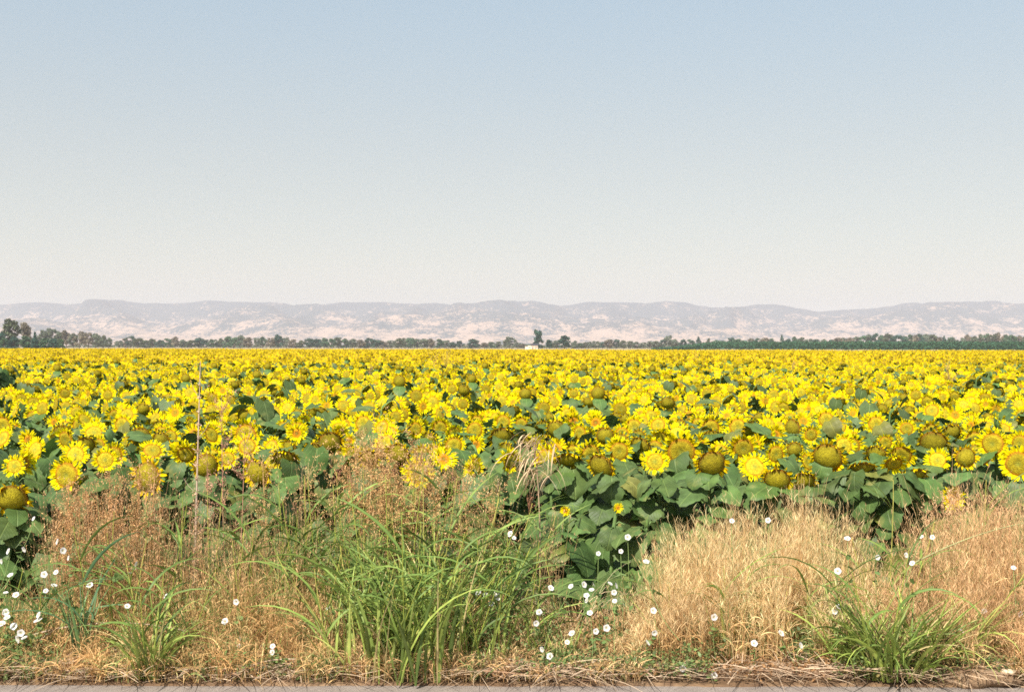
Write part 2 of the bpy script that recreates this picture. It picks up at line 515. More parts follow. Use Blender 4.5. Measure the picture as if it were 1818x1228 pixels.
def leaf_template(nu, nv, droop, seed):
    rr = np.random.default_rng(seed)
    v = np.linspace(0, 1, nv); u = np.linspace(-1, 1, nu)
    s = np.clip((v - .30) / .70, 0, 1); b = np.clip((.30 - v) / .36, 0, 1)
    w = .50 * np.where(v > .30, (1 - s ** 2.1) ** .72, np.sqrt(1 - b ** 2))
    w[-1] = .01
    ser = 1 + (0.05 * np.sign(np.sin(np.arange(nv) * PI + .5)) if nv > 6 else 0)
    w = w * ser
    V = np.zeros((nv, nu, 3)); UV = np.zeros((nv, nu, 3))
    ang = -droop * v
    xx = np.concatenate([[0], np.cumsum(np.cos((ang[1:] + ang[:-1]) / 2) * np.diff(v))])
    zz = np.concatenate([[0], np.cumsum(np.sin((ang[1:] + ang[:-1]) / 2) * np.diff(v))])
    ph = rr.uniform(0, 6, 3)
    for j in range(nu):
        back = -.16 * abs(u[j]) ** 1.5 * (1 - v) ** 3
        V[:, j, 0] = xx + back
        V[:, j, 1] = w * u[j]
        V[:, j, 2] = zz + .10 * w * abs(u[j]) - .16 * (w * u[j]) ** 2 * 2 + .035 * np.sin(v * 9 + ph[0] + u[j] * 2) * abs(u[j]) + .02 * np.sin(v * 17 + ph[1]) * abs(u[j])
        UV[:, j, 0] = u[j] * w / .47; UV[:, j, 1] = v
    return V.reshape(-1, 3), grid_faces(nv, nu), UV.reshape(-1, 3)


LT = {2: [leaf_template(7, 12, d, i) for i, d in enumerate((.5, .9, 1.2, .25, 1.5, .8))],
      1: [leaf_template(3, 5, d, i) for i, d in enumerate((.5, .9, 1.2))],
      0: [leaf_template(2, 3, d, i) for i, d in enumerate((.4, .9))]}

YEL = np.array([.86, .73, .004])
LEAFC = np.array([.094, .152, .044])


def build_head(gc, gp, gd, C, n, rad, kind, lod, rr):
    """gc calyx, gp petals, gd disc; C centre, n face normal, rad whole radius"""
    up = np.array([0, 0, 1.0])
    n = n / np.linalg.norm(n)
    e1 = np.cross(up, n); e1 /= np.linalg.norm(e1) + 1e-9
    e2 = np.cross(n, e1)
    B = np.stack([e1, e2, n], 1)
    dr = {'open': .63, 'dome': .74, 'young': .46, 'flat': .60}[kind] * rad * rr.uniform(.93, 1.07)
    if kind == 'young': dome = .05
    else: dome = {'open': .14, 'dome': .46, 'flat': .05}[kind]
    # disc
    nr, na = {2: (9, 24), 1: (4, 10), 0: (2, 6)}[lod]
    r = np.linspace(0, 1, nr) ** .8; a = np.linspace(0, 2 * PI, na, endpoint=False)
    z = dome * dr * (1 - r ** 2.2) - .06 * dr * r ** 4
    if kind in ('young', 'open'):
        z = z - .10 * dr * np.exp(-(r / .35) ** 2)
    wob = 1 + .03 * np.sin(3 * a + rr.uniform(0, 6)) + .02 * np.sin(5 * a + rr.uniform(0, 6))
    P = np.stack([r[:, None] * np.cos(a)[None] * wob * dr, r[:, None] * np.sin(a)[None] * wob * dr, z[:, None] * np.ones(na)], -1)
    i = (np.arange(nr - 1)[:, None] * na + np.arange(na)[None]); j = (np.arange(nr - 1)[:, None] * na + (np.arange(na)[None] + 1) % na)
    f = np.stack([i, i + na, j + na, j], -1).reshape(-1, 4)
    olive = np.array([.35, .275, .012]) * rr.uniform(.85, 1.2)
    green = np.array([.24, .25, .03]); brown = np.array([.30, .12, .012]); orange = np.array([.70, .32, .006])
    if kind == 'dome':
        olive = olive * np.array([.86, .9, 1]); cc = [(0, olive * .95), (.55, olive), (.8, olive * .72), (1, brown * .7)]
    elif kind == 'open':
        cc = [(0, green * 1.1), (.35, olive * 1.0), (.7, olive * 1.2), (.9, orange * .55), (1, brown * 1.1)]
    elif kind == 'flat':
        cc = [(0, green * 1.4), (.4, olive * 1.3), (.8, olive * 1.6), (.93, orange * .55), (1, orange * .6)]
    else:
        cc = [(0, green), (.3, brown * 1.1), (.65, orange * .75), (1, orange * 1.1)]
    if lod < 2:
        cc = [(q, c_ * .6 + olive * .4) for q, c_ in cc]
    ct = np.stack([np.interp(r, [q[0] for q in cc], [q[1][k] for q in cc]) for k in range(3)], -1)
    ct = ct[:, None] * (1 + rr.normal(0, .10, (nr, na, 1)))
    gd.add(P.reshape(-1, 3) @ B.T + C, f, np.clip(ct, 0.01, .95).reshape(-1, 3))
    # petals
    temps = PT[lod]
    layers = {2: [(32, 0), (26, 1)], 1: [(18, 0), (11, 1)], 0: [(11, 0)]}[lod]
    plen = rad - dr
    for num, lay in layers:
        if lod == 2: num = int(num * rr.uniform(.85, 1.15))
        keepn = num
        aa = (np.arange(num) + .5 * lay) / num * 2 * PI + rr.normal(0, .09, num)
        if kind == 'dome':
            keep_m = rr.random(num) < .80; aa = aa[keep_m]; keepn = len(aa)
        ti = rr.integers(0, len(temps), keepn)
        pr = rr.random(keepn)
        if lod == 2:
            if kind == 'dome': ti = np.where(pr < .3, 0, np.where(pr < .5, 1, np.where(pr < .75, 3, 4)))
            else: ti = np.where(pr < .45, 0, np.where(pr < .7, 1, np.where(pr < .88, 2, 3)))
        el = rr.normal({'open': .16, 'dome': .25, 'young': .28, 'flat': .05}[kind] + .12 * lay, .20 if kind == 'dome' else .12, keepn)
        # petals of hanging heads sag
        Ln = (plen * 1.12) * rr.uniform(.82, 1.1, keepn) * (1.25 if kind == 'young' else 1)
        if kind == 'dome': Ln *= 1.15
        x = np.stack([np.cos(aa) * np.cos(el), np.sin(aa) * np.cos(el), np.sin(el)], -1)
        zz = np.stack([-np.cos(aa) * np.sin(el), -np.sin(aa) * np.sin(el), np.cos(el)], -1) + rr.normal(0, .25, (keepn, 3))
        xw = x @ B.T; zw = zz @ B.T
        sag = .22 if kind == 'dome' else .05
        xw = xw + np.array([0, 0, -sag])
        Rm = frame(xw, zw)
        base = np.stack([np.cos(aa), np.sin(aa), np.full(keepn, -.02 * (1 + lay))], -1) * np.array([dr * .93, dr * .93, rad]) @ B.T + C
        wsc = (rad * (.56 if lod == 2 else .8)) * rr.uniform(.75, 1.15, keepn)
        if kind == 'dome': wsc *= .8
        Msx = mats(Rm, base, np.stack([Ln, wsc, Ln * rr.choice([1, 1, -1], keepn) * .8], 1))
        for q in range(len(temps)):
            sel = np.where(ti == q)[0]
            if not len(sel): continue
            tvv, tf, tt = temps[q]
            col = YEL[None] * (1 + rr.normal(0, .07, (len(sel), 1))) * np.array([1, 1, 1])
            col[:, 1] *= 1 + rr.normal(0, .06, len(sel))
            if kind == 'dome': col = col * np.array([.97, .86, 1])
            cc2 = col[:, None] * (1 - .0 * tt[None, :, None])
            cc2 = cc2 * (1 - np.array([.02, .22, 0])[None, None] * np.clip(1 - tt * 3, 0, 1)[None, :, None])
            gp.add(xform(tvv, Msx[sel]), rep_faces(tf, len(sel), len(tvv)), np.clip(cc2, .003, .96).reshape(-1, 3))
    # calyx cup and green bracts behind
    k = {2: 16, 1: 8, 0: 5}[lod]
    a = np.linspace(0, 2 * PI, k, endpoint=False)
    rings = [(1.0, -.03), (.98, -.16), (.7, -.34), (.22, -.50), (.05, -.52)] if lod else [(1.0, -.05), (.1, -.5)]
    P = np.concatenate([np.stack([np.cos(a) * q * dr * 1.03, np.sin(a) * q * dr * 1.03, np.full(k, h * dr)], -1) for q, h in rings])
    nr = len(rings)
    i = (np.arange(nr - 1)[:, None] * k + np.arange(k)[None]); j = (np.arange(nr - 1)[:, None] * k + (np.arange(k)[None] + 1) % k)
    gc.add(P @ B.T + C, np.stack([i, j, j + k, i + k], -1).reshape(-1, 4), np.array([.12, .20, .05]))
    if lod == 2:
        nb = 18; aa = np.arange(nb) / nb * 2 * PI + rr.normal(0, .1, nb); el = rr.normal(.05, .3, nb)
        x = np.stack([np.cos(aa) * np.cos(el), np.sin(aa) * np.cos(el), np.sin(el)], -1) @ B.T
        base = np.stack([np.cos(aa) * dr, np.sin(aa) * dr, np.full(nb, -.1 * dr)], -1) @ B.T + C
        tvv, tf, tt = PT[2][1]
        gc.add(xform(tvv, mats(frame(x, np.broadcast_to(n, x.shape) + rr.normal(0, .3, x.shape)), base, np.stack([np.full(nb, rad * .36), np.full(nb, rad * .55), np.full(nb, rad * .3)], 1))),
               rep_faces(tf, nb, len(tvv)), np.array([.13, .22, .06]))


def add_leaves(gf, gs, axis, ts, size, lod, rr, az0=None, bias=0.0, colscale=1.0):
    """leaves on the stem curve axis (k,3) at fractions ts"""
    k = len(ts)
    if k == 0: return
    idx = np.asarray(ts) * (len(axis) - 1)
    lo = np.floor(idx).astype(int).clip(0, len(axis) - 2); fr = (idx - lo)[:, None]
    p = axis[lo] * (1 - fr) + axis[lo + 1] * fr
    az = (rr.uniform(0, 6.28) if az0 is None else az0) + np.arange(k) * 2.4 + rr.normal(0, .35, k)
    if bias:
        front = -PI / 2
        dlt = (az - front + PI) % (2 * PI) - PI
        az = front + dlt * (1 - bias)
    pl = size * rr.uniform(.5, .85, k)
    el = rr.uniform(.05, .5, k)
    d = np.stack([np.cos(az) * np.cos(el), np.sin(az) * np.cos(el), np.sin(el)], -1)
    q = p + d * pl[:, None]
    if lod >= 1:
        for a, b, dd in zip(p, q, d):
            mid = (a + b) / 2 + np.array([0, 0, .02])
            tube(gs, np.stack([a, mid, b]), [.006, .0045, .004], (.14, .22, .07), n=4 if lod == 2 else 3)
    pit = rr.normal(-.45, .28, k)
    x = np.stack([np.cos(az) * np.cos(pit), np.sin(az) * np.cos(pit), np.sin(pit)], -1)
    roll = rr.normal(0, .28, k)
    sd = np.stack([-np.sin(az), np.cos(az), 0 * az], -1)
    z = np.cross(x, sd) + sd * roll[:, None]
    z[z[:, 2] < 0] *= -1
    sc = size * rr.uniform(.8, 1.2, k)
    Mx = mats(frame(x, z), q - x * (.05 * sc)[:, None], np.stack([sc * 1.08, sc * rr.uniform(.95, 1.12, k), sc], 1))
    temps = LT[lod]; ti = rr.integers(0, len(temps), k)
    for t in range(len(temps)):
        sel = np.where(ti == t)[0]
        if not len(sel): continue
        tvv, tf, tu = temps[t]
        col = LEAFC[None] * colscale * (1 + rr.normal(0, .13, (len(sel), 1))) * (1 + rr.normal(0, .05, (len(sel), 3)))
        old = rr.random(len(sel)) < .05
        col[old] = col[old] * np.array([1.8, 1.25, 1.0])
        col = np.repeat(col[:, None], len(tvv), 1)
        gf.add(xform(tvv, Mx[sel]), rep_faces(tf, len(sel), len(tvv)), np.clip(col, .01, .9).reshape(-1, 3), np.tile(tu, (len(sel), 1)))


def sunflower_geo(H, rad, kind, yaw, tilt, lod, rr, nleaf, lsize, lo=.12, bias=0.0, lean=None, out=None, topf=.80):
    """geometry about the plant's foot: head centre at height H straight above it (plus lean)"""
    gs, gf, gh, gp, gd = out or (Geo(), Geo(), Geo(), Geo(), Geo())
    n = np.array([math.sin(yaw) * math.cos(tilt), -math.cos(yaw) * math.cos(tilt), math.sin(tilt)])
    C = np.array([0, 0, H]) if lean is None else np.array([lean[0], lean[1], H])
    back = C - n * rad * .38
    foot = np.array([0.0, 0.0, -.02]) + (0 if lean is None else 0)
    foot = foot - np.array([n[0], n[1], 0]) * rad * .9
    P2 = back - n * rad * .7 + np.array([0, 0, .10 * rad if tilt < 0 else -.3 * rad])
    ax = bez(foot, foot + np.array([rr.normal(0, .04), rr.normal(0, .04), H * .75]), P2, back, {2: 12, 1: 6, 0: 3}[lod])
    if lod:
        tube(gs, ax, np.linspace(.014, .010, len(ax)), (.13, .21, .07), n=7 if lod == 2 else 4, col2=(.17, .27, .09))
    ts = np.linspace(lo, topf, nleaf) + rr.normal(0, .015, nleaf)
    sz = lsize
    half = nleaf // 2
    add_leaves(gf, gs if lod else None, ax, ts[:half], sz, lod, rr, bias=bias)
    add_leaves(gf, gs if lod else None, ax, ts[half:], sz * .85, lod, rr, bias=bias)
    build_head(gh, gp, gd, C, n, rad, kind, lod, rr)
    return gs, gf, gh, gp, gd


GZ = -0.30
SG = "sunflowers of the field seen one by one from the road"


def make_sunflower(loc, H, rad, kind, yaw, tilt, rr, nleaf, lsize, label, lo=.12, bias=0.0, group=None, topf=.80):
    t = empty("sunflower", loc, label, "sunflower", group or SG)
    gs, gf, gh, gp, gd = sunflower_geo(H, rad, kind, yaw, tilt, 2, rr, nleaf, lsize, lo, bias, topf=topf)
    kid(t, gs.obj("stem", M_stem, t)); kid(t, gf.obj("foliage", M_leaf, t))
    h = kid(t, gh.obj("flower_head", M_stem, t))
    kid(h, gp.obj("petals", M_petal, h)); kid(h, gd.obj("disc", M_disc, h))
    return t


# x, y, diameter in photo pixels, kind, yaw, tilt (radians), label
HAND = [
 (22, 884, 80, 'dome', .3, -.25, "wilting sunflower hanging low at the left edge above broad dark leaves"),
 (118, 842, 74, 'open', -.1, .15, "wide open sunflower with yellow disc above the reddish weeds at left"),
 (134, 806, 56, 'flat', .2, .35, "bright sunflower tipped skyward just above the one over the reddish weeds"),
 (62, 797, 52, 'flat', -.3, .3, "bright flat yellow sunflower near the left edge beside dark leaves"),
 (187, 815, 50, 'flat', .5, .2, "narrow bright sunflower turned right, left of the pale tall stalk"),
 (143, 755, 50, 'open', 0, .0, "round sunflower with neat olive disc behind the left front row"),
 (110, 768, 42, 'dome', .4, -.2, "small dark domed sunflower left of the round olive-disced one"),
 (204, 738, 44, 'open', -.2, -.1, "sunflower with large brown-olive disc far left in second rank"),
 (262, 846, 84, 'dome', -.4, .1, "large sunflower half hidden by reddish weeds left of pale stalk"),
 (330, 806, 54, 'open', .2, -.3, "nodding sunflower directly left of the pale tall stalk"),
 (366, 826, 58, 'dome', .5, .0, "smooth domed yellow sunflower directly right of the pale tall stalk"),
 (437, 774, 78, 'open', -.25, .05, "big open sunflower with shadow across the left of its disc"),
 (458, 838, 74, 'dome', -.35, -.15, "large domed sunflower with ragged petals low in front, left of centre"),
 (506, 812, 62, 'dome', .1, -.75, "heavy nodding sunflower with dark underside, left of centre"),
 (586, 786, 66, 'dome', .3, -.2, "big brownish domed sunflower behind thin green grass stalks"),
 (528, 762, 46, 'open', 0, .15, "bright open sunflower with orange disc behind the nodding pair"),
 (250, 775, 50, 'dome', .2, -.1, "paired domed sunflower between dark leaf gaps left of pale stalk"),
 (287, 780, 42, 'dome', -.1, -.2, "smaller partner of the paired domed sunflowers left of pale stalk"),
 (738, 760, 40, 'open', 0, .05, "small round sunflower above the reddish grass tops at centre"),
 (708, 806, 60, 'dome', -.3, -.2, "sunflower veiled by reddish grass tops at centre left"),
 (742, 838, 66, 'flat', .4, .2, "ragged bright sunflower low among grass heads at centre"),
 (806, 790, 48, 'open', .3, .1, "yellow sunflower behind grass right of the reddish tops"),
 (843, 762, 44, 'open', 0, .1, "round open sunflower left of the withered straw tuft"),
 (892, 774, 62, 'dome', .1, -.5, "broad drum shaped nodding sunflower behind a crossing grass blade"),
 (926, 752, 40, 'open', -.4, .0, "oval sunflower with orange ring just above the withered straw tuft"),
 (1018, 747, 38, 'young', 0, .1, "small neat sunflower with brown-orange disc above dark leaves"),
 (1058, 749, 40, 'young', -.1, .25, "small sunflower with orange disc right beside the brown-disced one"),
 (1075, 773, 44, 'dome', .0, -.1, "bare domed head without showy petals above the centre right leaves"),
 (1105, 769, 42, 'open', .1, .15, "sunflower tucked behind the bare dome, its petals sweeping left"),
 (1138, 791, 52, 'dome', -.5, -.35, "tilted domed sunflower whose lower half is deep in shade"),
 (1163, 818, 52, 'flat', -.1, .2, "bright lemon sunflower with flat yellow disc beside the largest one"),
 (1210, 801, 84, 'open', 0, -.05, "largest open sunflower of the front row with round olive disc"),
 (1264, 822, 74, 'dome', .25, -.25, "large domed sunflower just right of the largest open one"),
 (1010, 814, 66, 'dome', -.1, -.9, "strongly nodding sunflower with dark face right of the straw tuft"),
 (1068, 827, 66, 'dome', -.5, -.35, "domed sunflower bending left with shaded lower side at centre right"),
 (1320, 795, 64, 'open', -.1, -.1, "open sunflower with dark mark on its olive disc"),
 (1378, 805, 50, 'open', .35, .05, "oval sunflower with small tan disc between two larger ones"),
 (1340, 827, 62, 'flat', .2, .45, "flat bright sunflower facing up below the dark marked disc"),
 (1377, 770, 38, 'young', 0, .1, "small orange centred sunflower above the oval tan one"),
 (1380, 851, 68, 'dome', -.1, -.3, "low domed sunflower, left of the lowest pair in front"),
 (1425, 853, 64, 'dome', .1, -.6, "low sunflower with shaded dark disc, right of the lowest pair"),
 (1470, 811, 78, 'dome', -.35, -.2, "large smooth domed sunflower right of the lowest pair"),
 (1512, 791, 56, 'open', .1, .0, "open sunflower leaning over the shoulder of the large smooth dome"),
 (1531, 828, 60, 'dome', 0, -1.0, "sunflower hanging flat like a plate right of the large dome"),
 (1572, 785, 38, 'open', .1, .0, "round golden sunflower alone before a dark leaf gap"),
 (1587, 822, 54, 'open', .1, -.55, "nodding orange sunflower between the two plate-like hanging ones"),
 (1622, 840, 62, 'dome', 0, -.95, "flattened hanging sunflower with petals thrown to the right"),
 (1657, 786, 66, 'dome', -.1, -.3, "large sunflower with striped shade over its dome at right"),
 (1690, 766, 48, 'dome', .2, -.3, "domed sunflower behind the shoulder of the stripe-shaded one"),
 (1715, 811, 52, 'dome', .1, .1, "plain golden domed sunflower with few petals near the right edge"),
 (1754, 789, 66, 'open', .2, .1, "open sunflower crossed by a thin grass stem near the right edge"),
 (1808, 822, 72, 'open', -.3, .1, "big sunflower cut off by the right edge of the picture"),
 (1692, 884, 46, 'young', 0, .3, "small sunflower low down among dry grass tips at right"),
 (1004, 906, 19, 'young', 0, .3, "tiny new sunflower among dark leaves at centre right"),
 (1098, 900, 19, 'young', .2, .3, "tiny new sunflower above dry grass, right of the heart shaped leaves"),
 (26, 826, 46, 'flat', .3, .3, "bright ragged sunflower at left edge above the wilting one"),
 (60, 740, 40, 'open', 0, .1, "yellow sunflower high at left edge behind the bright flat one"),
 (1440, 770, 40, 'open', .1, .1, "sunflower with pale disc in the gap behind the large smooth dome"),
 (1610, 760, 40, 'open', -.2, .2, "yellow sunflower behind the stripe-shaded dome, up and left of it"),
 (1240, 752, 40, 'open', .1, .1, "sunflower straight behind the largest open one, well above it"),
 (655, 812, 50, 'dome', .1, -.4, "nodding sunflower between the brown dome and the reddish tops"),
]
rr = np.random.default_rng(11)
taken = []
for (x, y, dpx, kind, yaw, tilt, lab) in HAND:
    Yd = 0.71 * F / max(y - 614, 60) * rr.uniform(.97, 1.03)
    Yd = max(Yd, 6.95 + rr.uniform(0, .25))
    if dpx < 30: Yd = 6.75
    if lab.startswith("wilting"): Yd = 6.55
    X, Y, Z = px(x, y, Yd)
    rad = dpx * Yd / F / 2 * .96
    small = dpx < 47 and y > 860
    front = Yd < 7.6
    H = Z - GZ
    n2 = np.array([math.sin(yaw) * math.cos(tilt), -math.cos(yaw) * math.cos(tilt)])
    make_sunflower((X, Y, GZ), H, rad, kind, yaw + rr.normal(0, .05) - .1, tilt - (.12 if kind != 'flat' else 0), rr,
                   (8 if dpx < 30 else 22) if front else 9, (.14 if dpx < 30 else .185) * rr.uniform(.92, 1.08), lab,
                   lo=.14 if front else .45, bias=.45 if front else .1, topf=.68 if front else .78)
    taken.append((X, Y))

# young plants without a flower of their own along the field edge: the wall of leaves
LEAFY = [(905, 6.6, .62), (965, 6.55, .58), (1035, 6.5, .60), (1085, 6.6, .66), (1165, 6.75, .72), (1215, 6.9, .85), (1300, 6.9, .82),
         (935, 6.75, .85), (1010, 6.8, .9), (1130, 6.9, .92), (1365, 6.9, .72), (1450, 6.85, .75), (1500, 6.75, .66), (1545, 6.6, .60), (1590, 6.8, .78),
         (30, 6.35, .55), (70, 6.5, .50), (450, 6.9, .8), (540, 6.9, .82), (600, 6.85, .78), (690, 6.85, .72), (780, 6.85, .72), (850, 6.85, .78),
         (1760, 6.9, .80), (1800, 6.75, .74), (1700, 6.95, .82), (385, 6.95, .82), (0, 6.6, .75), (1640, 6.9, .84), (230, 6.9, .72), (310, 6.9, .74), (-60, 6.8, .8), (1870, 6.8, .8),
         (105, 6.75, .75), (150, 6.8, .85), (265, 6.85, .85), (345, 6.85, .85), (420, 6.8, .75), (495, 6.75, .7), (570, 6.75, .72), (640, 6.8, .75), (735, 6.8, .72), (820, 6.8, .78), (180, 6.65, .6), (880, 6.75, .8)]
ORD = ["first", "second", "third", "fourth", "fifth", "sixth", "seventh", "eighth", "ninth", "tenth", "eleventh", "twelfth", "thirteenth",
       "fourteenth", "fifteenth", "sixteenth", "seventeenth", "eighteenth", "nineteenth", "twentieth"]


def ordinal(i):
    if i < 20: return ORD[i]
    tens = {2: "twenty", 3: "thirty", 4: "forty"}
    i += 1
    if i % 10 == 0: return tens[i // 10].replace("ty", "tieth")
    return tens[i // 10] + "-" + ORD[i % 10 - 1]


LEAFY = sorted(LEAFY)
for q, (x, Yd, H) in enumerate(LEAFY):
    H = H * .88
    X = (x - 909) / F * Yd
    t = empty("young_sunflower", (X, Yd, GZ), f"flowerless leafy sunflower plant at the field edge, {ordinal(q)} from the left", "young sunflower", "flowerless sunflower plants along the field edge")
    gs, gf, gh = Geo(), Geo(), Geo()
    ax = bez(np.zeros(3), np.array([rr.normal(0, .05), rr.normal(0, .05), H * .4]), np.array([rr.normal(0, .05), -.03, H * .7]), np.array([rr.normal(0, .04), -.05, H]), 10)
    tube(gs, ax, np.linspace(.012, .007, 10), (.13, .21, .07), n=6, col2=(.17, .27, .09))
    add_leaves(gf, gs, ax, np.linspace(.15, .97, 16), .18 * rr.uniform(.95, 1.15), 2, rr, bias=.5)
    add_leaves(gf, gs, ax, np.linspace(.9, 1.0, 3), .09, 2, rr, bias=.1)
    tvv, tf, tt = PT[2][1]
    k = 10; aa = np.arange(k) * 2.4; el = np.full(k, 1.0)
    xv = np.stack([np.cos(aa) * np.cos(el), np.sin(aa) * np.cos(el), np.sin(el)], -1)
    zv = np.stack([-np.cos(aa), -np.sin(aa), np.full(k, .4)], -1)
    gh.add(xform(tvv, mats(frame(xv, zv), np.tile(ax[-1], (k, 1)), .055)), rep_faces(tf, k, len(tvv)), (.16, .26, .07))
    kid(t, gs.obj("stem", M_stem, t)); kid(t, gf.obj("foliage", M_leaf, t)); kid(t, gh.obj("flower_bud", M_stem, t))

# prototypes for the plants behind, copied one by one
KN = {'open': "open face", 'dome': "heavy domed seed head", 'young': "small orange centre", 'flat': "bright flat face"}
protos = []
def rand_pose(rr):
    kind = rr.choice(['open', 'dome', 'young', 'flat'], p=[.42, .24, .15, .19])
    yaw = rr.normal(-.12, .45) + (rr.choice([-1, 1]) * rr.uniform(.9, 1.8) if rr.random() < .12 else 0)
    tilt = {'open': rr.normal(.14, .28), 'dome': rr.normal(-.28, .33), 'young': rr.normal(.25, .25), 'flat': rr.normal(.3, .25)}[kind]
    rad = {'open': .101, 'dome': .092, 'young': .080, 'flat': .102}[kind] * rr.uniform(.80, 1.15)
    return kind, yaw, tilt, rad


N_BACK = 300 - len(HAND)
pts = []
tries = 0
while len(pts) < N_BACK and tries < 60000:
    tries += 1
    ymax = 7.75 + 4.7 * min(1, (len(pts) + 30) / N_BACK)
    Yd = math.sqrt(rr.uniform(7.55 ** 2, 10.8 ** 2))
    X = rr.uniform(-.475, .475) * Yd
    if all((X - a) ** 2 + ((Yd - b) * .75) ** 2 > .235 ** 2 for a, b in pts) and all((X - a) ** 2 + ((Yd - b) * .6) ** 2 > .19 ** 2 for a, b in taken):
        pts.append((X, Yd))
cls = {}
for q, (X, Yd) in enumerate(pts):
    kind, yaw, tilt, rad = rand_pose(rr)
    side = "left third" if X / Yd < -.15 else ("right third" if X / Yd > .15 else "middle")
    rank = "just behind the front row" if Yd < 9 else ("well behind the front row" if Yd < 9.9 else "deep among merging heads")
    lab = f"sunflower with {KN[kind]}, {rank}, {side} of field"
    same = cls.setdefault(kind, [])
    if len(same) < 8:
        p = make_sunflower((X, Yd, GZ), 1.15, rad, kind, yaw, tilt, rr, 10, .18, lab, lo=.45, bias=.1, group=lab, topf=.80)
        same.append(p)
    elif Yd < 8.7:
        p = make_sunflower((X, Yd, GZ), 1.15, rad, kind, yaw, tilt, rr, 15, .19, lab, lo=.15, bias=.3, group=lab, topf=.78)
    else:
        p = copy_tree(same[rr.integers(0, 8)])
        p.location = (X, Yd, GZ)
        s = rr.uniform(.92, 1.06)
        p.scale = (s, s, s * 1.24 / 1.24)
        p.rotation_euler = (0, 0, rr.normal(0, .3))
        p["label"] = lab; p["group"] = lab
    p.location.z = GZ + rr.normal(0, .045)

# ---------------------------------------------------------------- the rest of the field: one object
def instancer(name, pts, idx, rot, scl, proto_objs):
    me = bpy.data.meshes.new(name)
    me.vertices.add(len(pts)); me.vertices.foreach_set("co", np.asarray(pts, np.float32).ravel())
    a = me.attributes.new("pick", 'INT', 'POINT'); a.data.foreach_set("value", np.asarray(idx, np.int32))
    a = me.attributes.new("rot", 'FLOAT_VECTOR', 'POINT')
    rv = np.zeros((len(pts), 3), np.float32); rv[:, 2] = rot; a.data.foreach_set("vector", rv.ravel())
    a = me.attributes.new("scl", 'FLOAT_VECTOR', 'POINT'); a.data.foreach_set("vector", np.asarray(scl, np.float32).ravel())
    o = bpy.data.objects.new(name, me); root_col.objects.link(o)
    ng = bpy.data.node_groups.new(name, 'GeometryNodeTree')
    ng.interface.new_socket("Geometry", in_out='INPUT', socket_type='NodeSocketGeometry')
    ng.interface.new_socket("Geometry", in_out='OUTPUT', socket_type='NodeSocketGeometry')
    gi = ng.nodes.new("NodeGroupInput"); go = ng.nodes.new("NodeGroupOutput"); jn = ng.nodes.new("GeometryNodeJoinGeometry")
    def attr(nm, dt):
        n = ng.nodes.new("GeometryNodeInputNamedAttribute"); n.data_type = dt; n.inputs[0].default_value = nm
        return n.outputs[0]
    pk = attr("pick", 'INT'); ro = attr("rot", 'FLOAT_VECTOR'); sc = attr("scl", 'FLOAT_VECTOR')
    for k, po in enumerate(proto_objs):
        oi = ng.nodes.new("GeometryNodeObjectInfo"); oi.inputs[0].default_value = po; oi.inputs[1].default_value = True
        cp = ng.nodes.new("FunctionNodeCompare"); cp.data_type = 'INT'; cp.operation = 'EQUAL'
        ng.links.new(pk, cp.inputs[2]); cp.inputs[3].default_value = k
        ip = ng.nodes.new("GeometryNodeInstanceOnPoints")
        ng.links.new(gi.outputs[0], ip.inputs["Points"]); ng.links.new(cp.outputs[0], ip.inputs["Selection"])
        ng.links.new(oi.outputs["Geometry"], ip.inputs["Instance"])
        ng.links.new(ro, ip.inputs["Rotation"]); ng.links.new(sc, ip.inputs["Scale"])
        ng.links.new(ip.outputs[0], jn.inputs[0])
    ng.links.new(jn.outputs[0], go.inputs[0])
    md = o.modifiers.new("field", 'NODES'); md.node_group = ng
    return o


def joined(geos, name):
    """several Geo with their own materials -> one unlinked object"""
    G = Geo(); mi = []
    for gg, m in geos:
        for v, f, c, u in zip(gg.v, gg.f, gg.c, gg.u):
            pass
    off = 0; fl = []
    for s, (gg, m) in enumerate(geos):
        if not gg.v: continue
        G.v += gg.v; G.c += gg.c; G.u += gg.u
        for f in gg.f:
            G.f.append(f + G.n); mi.append(np.full(len(f), s))
        G.n += gg.n
    me = G.mesh(name, geos[0][1])
    for gg, m in geos[1:]: me.materials.append(m)
    me.polygons.foreach_set("material_index", np.concatenate(mi).astype(np.int32))
    return bpy.data.objects.new(name, me)


def patch(size, dens, lod, seed, nleaf, Hm=1.15):
    rr = np.random.default_rng(seed)
    outs = (Geo(), Geo(), Geo(), Geo(), Geo())
    n = int(size * size * dens); side = math.sqrt(1 / dens)
    m = int(round(size / side))
    for a in range(m):
        for b in range(m):
            kind, yaw, tilt, rad = rand_pose(rr)
            tmp = tuple(Geo() for _ in range(5))
            sunflower_geo(Hm + rr.normal(0, .085), rad, kind, yaw, tilt, lod, rr, nleaf, .20 if lod else .24, lo=.6 if lod == 1 else .7, topf=.78 if lod == 1 else .72, out=tmp)
            offx = (a + .5 + rr.uniform(-.42, .42)) * size / m - size / 2
            offy = (b + .5 + rr.uniform(-.42, .42)) * size / m - size / 2
            for t, o in zip(tmp, outs):
                for v, f, c, u in zip(t.v, t.f, t.c, t.u):
                    o.v.append(v + np.array([offx, offy, 0]))
                    o.f.append(f - 0 + o.n - 0); o.c.append(c); o.u.append(u)
                o.n += t.n
    gs, gf, gh, gp, gd = outs
    return joined([(gs if gs.v else gh, M_stem), (gf, M_leaf), (gh, M_stem), (gp, M_petal), (gd, M_disc)] if gs.v else [(gh, M_stem), (gf, M_leaf), (gp, M_petal), (gd, M_disc)], "sunflower_patch")


